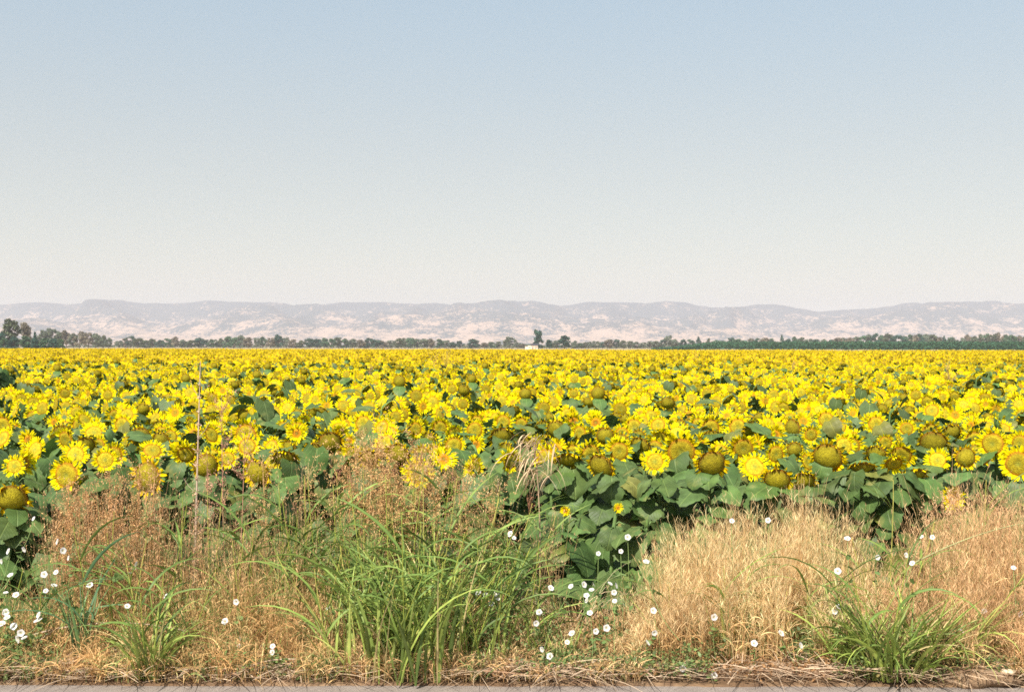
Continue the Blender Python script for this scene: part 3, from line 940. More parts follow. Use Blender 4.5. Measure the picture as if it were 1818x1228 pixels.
mid = [patch(1.5, 15, 1, 100 + i, 4) for i in range(6)]
far = [patch(3.0, 13, 0, 200 + i, 1) for i in range(4)]
P, I, Ro, Sc = [], [], [], []
rr = np.random.default_rng(5)
s = 1.5
for yi in range(0, 22):
    Yc = 7.75 + s / 2 + yi * s
    half = .475 * Yc + 3.5
    for xi in range(-int(half / s) - 1, int(half / s) + 2):
        Xc = xi * s + (.75 if yi % 2 else 0)
        if Yc < 10.7 and abs(Xc) - s / 2 < .475 * (Yc + s / 2): continue
        P.append((Xc, Yc, GZ + rr.normal(0, .02))); I.append(rr.integers(0, 6)); Ro.append(rr.normal(0, .12)); Sc.append((1, 1, rr.uniform(.95, 1.05)))
y0 = 7.75 + 22 * s
s = 3.0
for yi in range(0, 90):
    Yc = y0 + s / 2 + yi * s
    half = .475 * Yc + 6
    for xi in range(-int(half / s) - 1, int(half / s) + 2):
        Xc = xi * s + (1.5 if yi % 2 else 0)
        if Yc > 205 - 0.15 * Xc: continue
        P.append((Xc, Yc, GZ + rr.normal(0, .03) + .10 * mnoise.noise(Vector((Xc / 14, Yc / 14, 1))))); I.append(6 + rr.integers(0, 4)); Ro.append(rr.normal(0, .15)); Sc.append((1, 1, rr.uniform(.92, 1.07)))
fld = instancer("sunflower_field", P, I, Ro, Sc, mid + far)
tag(fld, "countless blooming sunflowers running back to the distant tree line", "sunflower field", kind="stuff")

# ---------------------------------------------------------------- trees on the horizon
leaf_quad = np.array([[-.5, -.3, 0], [.5, -.3, .06], [.5, .3, 0], [-.5, .3, -.06]], float)
QF = np.array([[0, 1, 2, 3]])


def tree_mesh(shape, seed, col, nblob=26, per=70, leaf=.62):
    """crown and trunk about 10 m tall and 8 m wide at unit scale"""
    rr = np.random.default_rng(seed)
    gc, gt = Geo(), Geo()
    blobs = []
    for k in range(nblob):
        t = (k + rr.random()) / nblob
        if shape == 'round': z = 2.0 + 7.4 * t; r = 3.6 * math.sin(PI * min(.97, .14 + .83 * t)) ** .7
        elif shape == 'tall': z = 1.2 + 8.5 * t; r = 2.6 * (math.sin(PI * min(.95, .22 + .70 * t))) ** .6
        elif shape == 'conifer': z = .8 + 9.0 * t; r = 3.0 * (1 - t) ** .9
        elif shape == 'loose': z = 2.6 + 6.8 * t; r = 4.0 * math.sin(PI * min(.93, .25 + .68 * t)) ** .6
        else: z = .5 + 9 * t; r = 4.4 * math.sqrt(max(.05, 1 - (t * 1.0) ** 2))          # bush
        a = rr.uniform(0, 6.28); q = r * math.sqrt(rr.uniform(.1, 1))
        br = {'round': 1.5, 'tall': 1.15, 'conifer': .45 + 1.0 * (1 - t), 'loose': 1.25, 'bush': 1.6}[shape] * rr.uniform(.7, 1.15)
        blobs.append((q * math.cos(a), q * math.sin(a), z, br))
    for (bx, by, bz, br) in blobs:
        n = int(per * br ** 1.5 / 1.4) + 12
        d = rr.normal(0, 1, (n, 3)); d /= np.linalg.norm(d, axis=1, keepdims=True)
        p = d * (br * rr.uniform(.55, 1.08, (n, 1))) * np.array([1, 1, .75]) + (bx, by, bz)
        x = rr.normal(0, 1, (n, 3)); zz = d + rr.normal(0, .6, (n, 3)) + (0, 0, .4)
        c = np.array(col) * rr.uniform(.72, 1.3) * (1 + rr.normal(0, .16, (n, 1)))
        gc.add(xform(leaf_quad, mats(frame(x, zz), p, leaf * rr.uniform(.6, 1.3, n))), rep_faces(QF, n, 4), np.repeat(np.clip(c, .01, .6)[:, None], 4, 1).reshape(-1, 3))
        if rr.random() < .5 and shape != 'conifer':
            tube(gt, bez(np.array([0, 0, 1.2]), np.array([0, 0, bz * .5]), np.array([bx * .6, by * .6, bz * .7]), np.array([bx, by, bz]), 5), [.16, .13, .1, .07, .04], (.14, .11, .09), n=4)
    tube(gt, [(0, 0, -.3), (.05, 0, 2), (.0, .1, 5), (0, 0, 8)], [.34, .26, .18, .06], (.16, .125, .10), n=7)
    return gc, gt


TREECOL = {'dark': (.040, .098, .070), 'green': (.075, .145, .075), 'grey': (.145, .180, .125), 'brown': (.20, .175, .125), 'olive': (.10, .125, .07)}
TP = {}


def tree_proto(shape, col):
    key = (shape, col)
    if key not in TP:
        outp = []
        for v in range(3):
            gc, gt = tree_mesh(shape, hash_(shape + col) + v, TREECOL[col])
            outp.append((gc.mesh("crown", M_crown, False), gt.mesh("trunk", M_bark)))
        TP[key] = outp
    return TP[key]


def hash_(s):
    return sum((i + 3) * ord(c) for i, c in enumerate(s)) % 9973


TSHAPE_W = {'round': 9.2, 'tall': 6.0, 'conifer': 6.0, 'loose': 9.8, 'bush': 10.5}
GRP_T = "trees along the horizon"


def place_tree(x, top, w, shape, col, Y, label, rr, group=GRP_T, gz=-.42):
    X = (x - 909) / F * Y
    top -= 1.5; w *= 1.12
    ztop = CAMZ - (top - 614 - (x - 909) * 0.00175) / F * Y
    wid = w / F * Y
    name = {'conifer': "conifer_tree", 'tall': "tall_tree", 'bush': "bushy_tree"}.get(shape, "broadleaf_tree")
    t = empty(name, (X, Y, gz), label, "tree", group)
    t.rotation_euler = (0, 0, rr.uniform(0, 6.28))
    sxy = wid / TSHAPE_W[shape]
    t.scale = (sxy, sxy, (ztop - gz) / 10.2)
    cm, tm = tree_proto(shape, col)[rr.integers(0, 3)]
    for nm, m in (("crown", cm), ("trunk", tm)):
        o = bpy.data.objects.new(nm, m); root_col.objects.link(o); o.parent = t
    return t


rr = np.random.default_rng(21)
NEAR = 620.0
SPECIAL = [
 (21, 567, 28, 'tall', 'olive', NEAR + 20, "tallest tree on the horizon at far left with rounded olive crown"),
 (43, 573, 20, 'tall', 'brown', NEAR + 30, "brownish tall tree right of the tallest one at far left"),
 (62, 589, 14, 'conifer', 'dark', NEAR + 10, "small dark pointed conifer among the far left trees"),
 (3, 590, 16, 'round', 'dark', NEAR + 15, "dark round tree cut by the left edge on the horizon"),
 (955, 586, 18, 'tall', 'dark', 900, "tall dark tree standing alone behind the cream building"),
 (975, 603, 13, 'round', 'dark', 905, "small dark round tree right of the tall dark one behind the building"),
 (1002, 596, 27, 'round', 'dark', 880, "broad dark round tree right of the cream building"),
 (1240, 597, 14, 'conifer', 'dark', 1150, "first pointed conifer right of centre, left of its twin"),
 (1258, 600, 13, 'conifer', 'olive', 1150, "second pointed conifer right of centre, right of its twin"),
 (1388, 594, 11, 'conifer', 'dark', 1150, "slender dark conifer above the orchard band on the right"),
 (1187, 596, 20, 'loose', 'grey', 1150, "taller pale crown standing up between lower trees right of centre"),
 (905, 598, 24, 'loose', 'grey', 1150, "greyish open crowned tree left of the cream building"),
 (353, 600, 22, 'round', 'dark', 1150, "dark compact tree in the pale line at left"),
 (550, 601, 22, 'round', 'dark', 1150, "dark compact tree in the tree line left of centre"),
 (840, 602, 26, 'bush', 'dark', 1150, "wide dark bushy tree left of the greyish tree by the building"),
 (1676, 596, 13, 'conifer', 'dark', 1150, "dark conifer poking out of the tall trees at far right"),
 (1632, 593, 18, 'round', 'dark', 1160, "dark round crown within the tall grey green trees at right"),
]
for (x, top, w, sh, c, Y, lab) in SPECIAL:
    place_tree(x, top, w, sh, c, Y, lab, rr, group="single trees that stand out on the horizon")
LOWL = [(6, 599, 20), (24, 598, 24), (44, 597, 26), (62, 600, 20), (79, 600, 22), (95, 601, 20), (107, 602, 17), (-14, 598, 26), (-36, 596, 26)]
for i, (x, top, w) in enumerate(sorted(LOWL)):
    place_tree(x, top, w, 'bush', 'dark' if i % 2 else 'green', NEAR, f"low dark green orchard bush at far left, {ordinal(i)} from the left of its row", rr, group="low dark bushes at far left of the horizon")
MID = []
for x, top, w, sh, c in [(78, 586, 22, 'loose', 'grey'), (92, 583, 30, 'loose', 'grey'), (105, 590, 20, 'round', 'olive'), (118, 586, 24, 'loose', 'brown'), (130, 592, 20, 'loose', 'grey'), (141, 588, 24, 'loose', 'brown'),
                       (157, 590, 22, 'loose', 'brown'), (170, 592, 20, 'round', 'grey'), (183, 595, 18, 'round', 'grey'), (193, 600, 14, 'round', 'grey')]:
    place_tree(x, top, w, sh, c, 950, f"brown grey gum tree at left beyond the bushes, {ordinal(len(MID))} from the left", rr, group="brown grey trees at left of the horizon"); MID.append(x)
LINE = [(212, 605), (222, 600), (232, 597), (245, 601), (257, 604), (270, 601), (285, 604), (298, 602), (312, 597), (325, 603), (340, 604), (367, 603), (378, 602), (391, 601),
        (405, 598), (417, 600), (428, 596), (441, 600), (455, 599), (467, 597), (480, 599), (494, 594), (508, 600), (521, 602), (534, 604), (563, 603), (576, 601), (588, 601), (601, 599), (613, 601), (626, 602),
        (640, 604), (655, 600), (668, 603), (680, 605), (694, 604), (708, 602), (717, 600), (729, 600), (741, 601), (753, 602), (765, 601), (779, 603), (792, 605), (804, 607), (817, 606), (860, 608), (872, 608), (884, 606),
        (920, 608), (932, 610), (943, 611), (988, 605), (1020, 606), (1032, 609), (1045, 608), (1058, 606), (1070, 607), (1082, 603), (1094, 602), (1107, 604), (1119, 605), (1131, 607), (1143, 608), (1155, 606), (1166, 605),
        (1176, 603), (1199, 603), (1212, 603), (1225, 603), (1273, 604), (1285, 605), (1298, 598), (1310, 602), (1322, 604), (1334, 602), (1346, 600), (1358, 600), (1370, 601), (1400, 601), (1411, 598), (1424, 600),
        (1437, 601), (1450, 603), (1463, 602), (1476, 603), (1488, 600), (1498, 600), (1509, 600), (1520, 598), (1531, 596), (1543, 594), (1554, 592), (1566, 595), (1577, 593), (1590, 596), (1602, 595), (1614, 594),
        (1622, 594), (1645, 594), (1656, 594), (1667, 598), (1688, 600), (1697, 602), (1708, 600), (1718, 595), (1729, 597), (1740, 594), (1752, 593), (1763, 592), (1774, 591), (1786, 594), (1797, 595), (1809, 595),
        (1821, 597), (1833, 595), (1850, 594), (1870, 596), (-60, 598), (-85, 600)]
LINE.sort()
zones = [(-200, 500, "left part"), (500, 940, "centre left part"), (940, 1200, "centre right part"), (1200, 1490, "right part"), (1490, 2000, "far right part")]
cnt = {}
for i, (x, top) in enumerate(LINE):
    c = rr.choice(['dark', 'green', 'grey', 'brown', 'olive'], p=[.16, .22, .34, .14, .14])
    sh = rr.choice(['round', 'loose', 'bush'], p=[.4, .45, .15])
    zn = [z for z in zones if z[0] <= x < z[1]][0][2]
    k = cnt.get(zn, 0); cnt[zn] = k + 1
    cw = {'dark': "dark green", 'green': "mid green", 'grey': "grey green", 'brown': "brownish", 'olive': "olive"}[c]
    place_tree(x, top + rr.uniform(-1.2, .8), rr.uniform(15, 25), sh, c, rr.uniform(1080, 1250), f"{cw} tree, {ordinal(k)} from left in the {zn} of the horizon line", rr)

# the low hedge of scrub that closes the line below the crowns, and the orchard on the right
def scrub(name, segs, Y0, Y1, h, n, cols, leaf, label, cat, dens_top=None):
    g = Geo()
    k = n
    x = R.uniform(segs[0], segs[1], k)
    Y = R.uniform(Y0, Y1, k)
    return g, x, Y


g = Geo(); k = 16000
x = R.uniform(-120, 1950, k); Y = R.uniform(1260, 1320, k)
hh = np.array([3.2 + 2.6 * mnoise.noise(Vector((a / 22, 0, 4))) + 1.8 * mnoise.noise(Vector((a / 6, 0, 8))) for a in x])
p = np.stack([(x - 909) / F * Y, Y, -.4 + np.maximum(hh, .8) * R.uniform(0, 1, k) ** .8], -1)
c = np.where(R.random((k, 1)) < .5, [[.07, .095, .05]], [[.12, .125, .08]]) * (1 + R.normal(0, .2, (k, 1)))
g.add(xform(leaf_quad, mats(frame(R.normal(0, 1, (k, 3)), R.normal(0, 1, (k, 3)) + (0, -.5, .6)), p, 1.5)), rep_faces(QF, k, 4), np.repeat(np.clip(c, .01, .5)[:, None], 4, 1).reshape(-1, 3))
tag(g.obj("scrub", M_crown, smooth=False), "low far-off scrub closing the gaps below the horizon trees", "scrub", kind="stuff")

g = Geo()
# orchard rows: a long even band whose near side runs towards the right edge
for row in range(7):
    k = 5200
    x = R.uniform(1150 + row * 10, 1990, k) if row else R.uniform(1190, 1990, k)
    Yr_ = 600 + row * 9 + (1900 - x) * .12
    Xc = (x - 909) / F * Yr_
    cell = np.round(Xc / 4.6) * 4.6
    dx = (Xc - cell) * .85
    a = R.uniform(-1, 1, (k, 3)); a /= np.maximum(1, np.linalg.norm(a, axis=1, keepdims=True))
    p = np.stack([cell + a[:, 0] * 2.4, Yr_ + a[:, 1] * 2.0, 2.55 + a[:, 2] * 2.35 + .25 * np.sin(cell)], -1)
    grow = np.clip((x - 1150) / 120, .35, 1)
    p[:, 2] = -.4 + (p[:, 2] + .4) * grow
    c = np.array([[.042, .105, .055]]) * (1 + R.normal(0, .22, (k, 1)))
    g.add(xform(leaf_quad, mats(frame(R.normal(0, 1, (k, 3)), a + R.normal(0, .4, (k, 3)) + (0, -.3, .5)), p, .85)), rep_faces(QF, k, 4), np.repeat(np.clip(c, .01, .5)[:, None], 4, 1).reshape(-1, 3))
tag(g.obj("orchard", M_crown, smooth=False), "even dark green orchard rows in front of the trees at right", "orchard", kind="stuff")

# small cream farm building with a dark roof
def box(g, x0, x1, y0, y1, z0, z1, c):
    v = [(x, y, z) for x in (x0, x1) for y in (y0, y1) for z in (z0, z1)]
    g.add(v, [(0, 1, 3, 2), (4, 6, 7, 5), (0, 4, 5, 1), (2, 3, 7, 6), (0, 2, 6, 4), (1, 5, 7, 3)], c)


def gable(g, x0, x1, y0, y1, z0, z1, c, ov=.35, th=.16):
    xm = 0
    ym = (y0 + y1) / 2
    y0 -= ov; y1 += ov; x0 -= ov; x1 += ov
    v = []
    for x in (x0, x1):
        v += [(x, y0, z0), (x, ym, z1), (x, y1, z0), (x, y0, z0 - th), (x, ym, z1 - th), (x, y1, z0 - th)]
    g.add(v, [(0, 1, 7, 6), (1, 2, 8, 7), (4, 3, 9, 10), (5, 4, 10, 11), (0, 6, 9, 3), (2, 5, 11, 8), (0, 3, 4, 1), (1, 4, 5, 2), (6, 7, 10, 9), (7, 8, 11, 10)], c)


BY = 780.0
bX = (946 - 909) / F * BY
t = empty("farm_building", (bX, BY, -.42), "small cream farm building with dark roof before the tall dark tree", "building")
g = Geo(); box(g, -3.3, 3.3, -2.6, 2.6, 0, 2.75, (.78, .66, .52)); kid(t, g.obj("wall", M_wall, t, False))
g = Geo(); gable(g, -1.2, 3.4, -2.6, 2.6, 2.92, 4.1, (.07, .065, .08)); kid(t, g.obj("roof", M_wall, t, False))
g = Geo(); box(g, -5.2, -3.32, -1.8, 1.8, 0, 2.2, (.80, .70, .58)); box(g, -5.4, -3.2, -2.0, 2.0, 2.21, 2.36, (.62, .52, .42)); kid(t, g.obj("lean_to", M_wall, t, False))
g = Geo(); box(g, -.6, .5, -2.66, -2.61, 0, 2.1, (.35, .28, .22)); kid(t, g.obj("door", M_wall, t, False))
for wx in (-2.2, 1.5, 2.5):
    g = Geo(); box(g, wx - .35, wx + .35, -2.66, -2.61, 1.1, 1.9, (.10, .11, .12)); kid(t, g.obj("window", M_wall, t, False))

# ---------------------------------------------------------------- the verge
def gz_at(X, Y):
    return ground_z(X, Y) - .005


def lerp(x, xs_, ys_):
    return np.interp(x, xs_, ys_)


# straw-coloured dry grass: height by photo column, in three masses
def dry_mass(name, label, x0, x1, n, cols_a, cols_b, hx_, hy_, Ylo, Yhi, lean, seedcol, seeds=7, seedw=.0035, dens=None, seedL=.016, greenish=-.05):
    px_ = R.uniform(x0, x1, n * 2)
    Y = np.sqrt(R.uniform(Ylo ** 2, Yhi ** 2, n * 2))
    nz = np.array([mnoise.noise(Vector((a / 45, b * 3, 2))) for a, b in zip(px_, Y)])
    keep = R.random(n * 2) < np.clip(.62 + nz * 1.9, .05, 1)
    if dens is not None: keep &= R.random(n * 2) < lerp(px_, *dens)
    px_, Y = px_[keep][:n], Y[keep][:n]
    n = len(Y)
    X = (px_ - 909) / F * Y
    H = lerp(px_, hx_, hy_) * np.clip((Y - 5.22) / 1.0, .26, 1) * R.uniform(.58, 1.06, n)
    H *= 1 + .28 * np.array([mnoise.noise(Vector((a / 38, b * 2.5, 14))) for a, b in zip(px_, Y)])
    root = np.stack([X, Y, gz_at(X, Y)], -1)
    az = R.uniform(0, 6.28, n)
    g = Geo()
    mixk = R.random((n, 1))
    c = np.array(cols_a) * (1 - mixk) + np.array(cols_b) * mixk
    c *= (1 + R.normal(0, .16, (n, 1)))
    pn = np.array([mnoise.noise(Vector((a / 60, b * 2.2, 31))) + .6 * mnoise.noise(Vector((a / 16, b * 6, 33))) for a, b in zip(px_, Y)])[:, None]
    c *= 1 + .45 * pn * np.array([1, 1.1, 1.25])
    gm_ = R.random(n) < np.clip(.10 + greenish + pn[:, 0] * .5, 0, .6)
    c[gm_] = np.array([.20, .27, .09]) * (1 + R.normal(0, .2, (gm_.sum(), 1)))
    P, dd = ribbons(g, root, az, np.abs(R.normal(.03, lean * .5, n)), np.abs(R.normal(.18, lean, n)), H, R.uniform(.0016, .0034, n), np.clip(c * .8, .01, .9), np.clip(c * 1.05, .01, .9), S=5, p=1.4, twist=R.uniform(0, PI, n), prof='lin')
    # withered side leaves
    m = int(n * 1.6); q = R.integers(0, n, m); tt = R.uniform(.15, .8, m); ii = (tt * 5).astype(int)
    base = P[q, ii]
    ribbons(g, base, R.uniform(0, 6.28, m), R.uniform(.3, .8, m), R.uniform(1.2, 2.6, m), R.uniform(.05, .16, m), R.uniform(.002, .006, m), np.clip(c[q] * .95, .01, .9), np.clip(c[q] * 1.1, .01, .9), S=4, twist=R.uniform(0, PI, m))
    # seed heads
    if seeds:
        q = np.repeat(np.arange(n), seeds); tt = R.uniform(.74, 1.0, n * seeds) * 5
        lo = np.floor(tt).astype(int).clip(0, 4); fr = (tt - lo)[:, None]
        base = P[q, lo] * (1 - fr) + P[q, lo + 1] * fr
        sc_ = (.6 * np.array(seedcol) + .4 * np.clip(c[q], 0, 1)) * (1 + R.normal(0, .22, (len(q), 1)))
        ribbons(g, base, R.uniform(0, 6.28, len(q)), R.uniform(.2, .7, len(q)), R.uniform(.3, 1.0, len(q)), R.uniform(seedL * .6, seedL * 1.3, len(q)), seedw * R.uniform(.7, 1.4, len(q)), np.clip(sc_, .01, .9), np.clip(sc_ * 1.1, .01, .9), S=2, twist=R.uniform(0, PI, len(q)), prof='spike')
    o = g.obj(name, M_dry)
    return tag(o, label, "dry grass", kind="stuff")


GOLD_A, GOLD_B = (.80, .58, .30), (.68, .40, .17)
dry_mass("golden_grass", "thick pale golden dry grass in front of the sunflower leaves right of centre", 1085, 1600, 7800, GOLD_A, GOLD_B,
         [1080, 1130, 1200, 1300, 1440, 1520, 1560, 1610], [.30, .48, .74, .90, .92, .80, .46, .42], 5.6, 6.9, .20, (.84, .62, .35), seeds=4, seedw=.0022, seedL=.040)
dry_mass("brown_grass", "browner dry grass with reddish tips at the right edge", 1560, 1980, 6600, (.80, .55, .28), (.64, .38, .18),
         [1560, 1610, 1700, 1760, 1830, 1980], [.42, .70, 1.02, 1.00, .92, .95], 5.42, 6.9, .28, (.70, .43, .24), seeds=4, seedw=.0026, seedL=.034)
dry_mass("orange_grass", "orange brown withered grass between green clumps at left", -80, 600, 8200, (.80, .54, .25), (.62, .36, .15),
         [-80, 100, 200, 330, 400, 480, 560, 600], [.55, .48, .62, .62, .78, .80, .66, .60], 5.38, 6.85, .46, (.62, .38, .19), seeds=2, seedL=.02, greenish=.12)
dry_mass("thin_dry_grass", "thin dry grass mixed with weeds at the middle of the verge", 560, 1140, 3800, (.72, .50, .25), (.60, .36, .16),
         [560, 700, 860, 900, 960, 1040, 1100, 1140], [.5, .5, .56, .48, .40, .40, .40, .4], 5.38, 6.7, .36, (.68, .48, .25), seeds=2, seedL=.02)

dry_mass("tall_dry_stalks", "scattered tall straw stalks standing over the left half of the verge", 60, 1000, 800, (.66, .46, .24), (.56, .36, .17),
         [60, 300, 480, 700, 860, 1000], [.95, .95, 1.05, 1.10, 1.0, .8], 6.0, 6.85, .16, (.62, .40, .22), seeds=9, seedL=.016)
dry_mass("rusty_grass", "rusty seeding grass filling the left thicket", 70, 480, 1000, (.60, .38, .19), (.50, .28, .15),
         [70, 100, 200, 300, 400, 480], [.75, .95, 1.08, 1.0, .85, .8], 6.0, 6.85, .22, (.60, .36, .21), seeds=9, seedw=.0038, seedL=.014, greenish=.2)
# trampled straw and litter
n = 14000
X = R.uniform(-4.2, 4.2, n); Y = 5.29 + np.abs(R.normal(0, 1, n)) * np.where(R.random(n) < .55, .11, .28) + .12
thick = np.array([mnoise.noise(Vector((a * .8, b * .4, 6))) for a, b in zip(X, Y)])
lp = X / Y * F + 909
keep = R.random(n) < np.clip(.55 + thick * 1.5, .1, 1) * lerp(lp, [-100, 180, 300, 420, 560, 650, 1040, 1120, 1250, 1380, 1500, 1700, 1850], [1, 1, .35, .4, .8, 1, .9, .35, .25, .6, .35, .7, 1]); X, Y = X[keep], Y[keep]; n = len(X)
g = Geo()
c = np.array([.60, .45, .31]) * (1 + R.normal(0, .2, (n, 1))) * np.where(R.random((n, 1)) < .25, [[.55, .45, .4]], [[1, 1, 1]])
ribbons(g, np.stack([X, Y, gz_at(X, Y) + R.uniform(.01, .06, n)], -1), R.uniform(0, 6.28, n), R.uniform(1.2, 1.6, n), R.uniform(1.5, 1.75, n), R.uniform(.05, .28, n), R.uniform(.0025, .007, n),
        np.clip(c, .02, .9), np.clip(c, .02, .9), S=4, twist=R.normal(0, .6, n), prof='lin')
tag(g.obj("straw_litter", M_dry), "pale dead straw and litter lying along the road edge", "straw", kind="stuff")

# low weeds: many small leaves on short runners, green in drifts and brown elsewhere
n = 78000
X = R.uniform(-4.3, 4.3, n); Y = np.sqrt(R.uniform(5.40 ** 2, 6.5 ** 2, n))
nz = np.array([mnoise.noise(Vector((a * 1.3, b * 2.2, 11))) + .5 * mnoise.noise(Vector((a * 5, b * 5, 2))) for a, b in zip(X, Y)])
pxc = X / Y * F + 909
bias = lerp(pxc, [-100, 60, 130, 250, 420, 520, 760, 900, 1000, 1230, 1340, 1480, 1560, 1700, 1790, 1900], [.35, .45, .15, .2, .1, .15, .1, .1, .25, .30, .1, .15, .25, .15, .3, .2])
green = nz + bias > .12
keep = green | (R.random(n) < .45); X, Y, nz, green = X[keep], Y[keep], nz[keep], green[keep]; n = len(X)
hmax = .05 + .26 * np.clip(nz + .35, 0, 1) * np.clip((Y - 5.35) / .35, .42, 1.3)
Zc = gz_at(X, Y) + R.uniform(0, 1, n) ** .8 * hmax + .01
c = np.where(green[:, None], [[.15, .21, .065]], [[.36, .20, .09]]) * (1 + R.normal(0, .25, (n, 1)))
mixb = R.random(n) < .16
c = np.where((green & mixb)[:, None], [[.34, .27, .10]], c)
lt = np.array([[0, 0, 0], [.35, .30, .06], [1, 0, 0], [.35, -.30, .06]], float)
g = Geo()
a = R.uniform(0, 6.28, n); el = R.normal(.25, .45, n)
xv = np.stack([np.cos(a) * np.cos(el), np.sin(a) * np.cos(el), np.sin(el)], -1)
g.add(xform(lt, mats(frame(xv, R.normal(0, .5, (n, 3)) + (0, -.25, 1)), np.stack([X, Y, Zc], -1), R.uniform(.010, .030, n))), rep_faces(QF, n, 4), np.repeat(np.clip(c, .02, .8)[:, None], 4, 1).reshape(-1, 3))
k = 5000
q = R.integers(0, n, k)
ribbons(g, np.stack([X[q], Y[q], gz_at(X[q], Y[q])], -1), R.uniform(0, 6.28, k), R.uniform(.1, .8, k), R.uniform(.6, 1.8, k), R.uniform(.05, .25, k), R.uniform(.0015, .003, k), np.clip(c[q] * .9, .02, .8), np.clip(c[q], .02, .8), S=4, twist=R.uniform(0, PI, k))
tag(g.obj("low_weeds", M_grass), "low tangle of small green and brown weeds by the road", "ground cover", kind="stuff")


# clumps of tall green grass
def clump(name, x, Yd, nb, L, spread, W, cols, rr_, label, culms=(), rootw=.10, group=None, cat="grass clump", th=(.1, .5), tip=(.7, 2.2)):
    global R
    X = (x - 909) / F * Yd
    t = empty(name, (X, Yd, float(gz_at(X, Yd))), label, cat, group)
    g = Geo()
    a = rr_.uniform(0, 6.28, nb); q = rootw * np.sqrt(rr_.uniform(0, 1, nb))
    root = np.stack([q * np.cos(a), q * np.sin(a) * .6, np.zeros(nb)], -1)
    c = np.array(cols[0]) * 1.0 + (np.array(cols[1]) - np.array(cols[0])) * rr_.random((nb, 1))
    dead = rr_.random(nb) < .16
    c[dead] = (.50, .40, .18)
    c *= 1 + rr_.normal(0, .24, (nb, 1))
    ribbons(g, root, a + rr_.normal(0, 1.1, nb), rr_.uniform(th[0], th[1], nb) * spread, rr_.uniform(tip[0], tip[1], nb) * spread * rr_.choice([.45, 1, 1.1], nb), L * rr_.uniform(.55, 1.1, nb), W * rr_.uniform(.55, 1.2, nb) * np.where(dead, .4, 1),
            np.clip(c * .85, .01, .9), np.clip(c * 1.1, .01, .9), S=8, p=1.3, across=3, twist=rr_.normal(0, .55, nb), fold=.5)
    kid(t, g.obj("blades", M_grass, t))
    for (dx, h, lx, head) in culms:
        gs = Geo()
        p0 = np.array([dx, rr_.uniform(-.03, .05), 0]); p3 = np.array([dx + lx, rr_.uniform(-.1, .05), h])
        ax = bez(p0, p0 + np.array([rr_.normal(0, .02), 0, h * .4]), p3 - np.array([lx * .3, 0, h * .3]), p3, 12)
        cc = np.array(cols[1]) * 1.05
        tube(gs, ax, np.linspace(.0042, .0018, 12), cc, n=5, col2=cc * np.array([1.25, 1.1, 1]))
        st = kid(t, gs.obj("stalk", M_grass, t))
        gl = Geo(); m = rr_.integers(4, 7)
        ii = rr_.integers(2, 10, m)
        cl = np.clip(np.array(cols[0]) * (1 + rr_.normal(0, .15, (m, 1))), .01, .9)
        ribbons(gl, ax[ii], rr_.choice([0.0, PI], m) + rr_.normal(0, .6, m), rr_.uniform(.3, .7, m), rr_.uniform(1.2, 2.5, m), rr_.uniform(.22, .52, m), rr_.uniform(.009, .020, m), cl, cl * 1.1, S=7, across=3, twist=rr_.normal(0, .5, m), fold=.5)
        kid(st, gl.obj("leaf_blade", M_grass, st))
        if head:
            gh = Geo(); m = 90
            hc = np.array(head)
            tq = rr_.uniform(0, 1, m)
            up = ax[-1] + np.array([0, 0, 1]) * 0
            br = ribbons(gh, np.tile(ax[-2], (14, 1)) + np.array([0, 0, 1]) * rr_.uniform(0, .06, (14, 1)), rr_.uniform(0, 6.28, 14), rr_.uniform(.1, .4, 14), rr_.uniform(.4, 1.3, 14), rr_.uniform(.06, .15, 14), .0012, hc, hc, S=6)[0]
            b = br[rr_.integers(0, 14, m), rr_.integers(2, 7, m)] + rr_.normal(0, .003, (m, 3))
            ribbons(gh, b, rr_.uniform(0, 6.28, m), rr_.uniform(.2, 1, m), rr_.uniform(.5, 1.3, m), rr_.uniform(.006, .012, m), .003, np.clip(hc * (1 + rr_.normal(0, .2, (m, 1))), .01, .9), hc, S=2, prof='spike')
            kid(st, gh.obj("seed_head", M_seed, st))
    return t


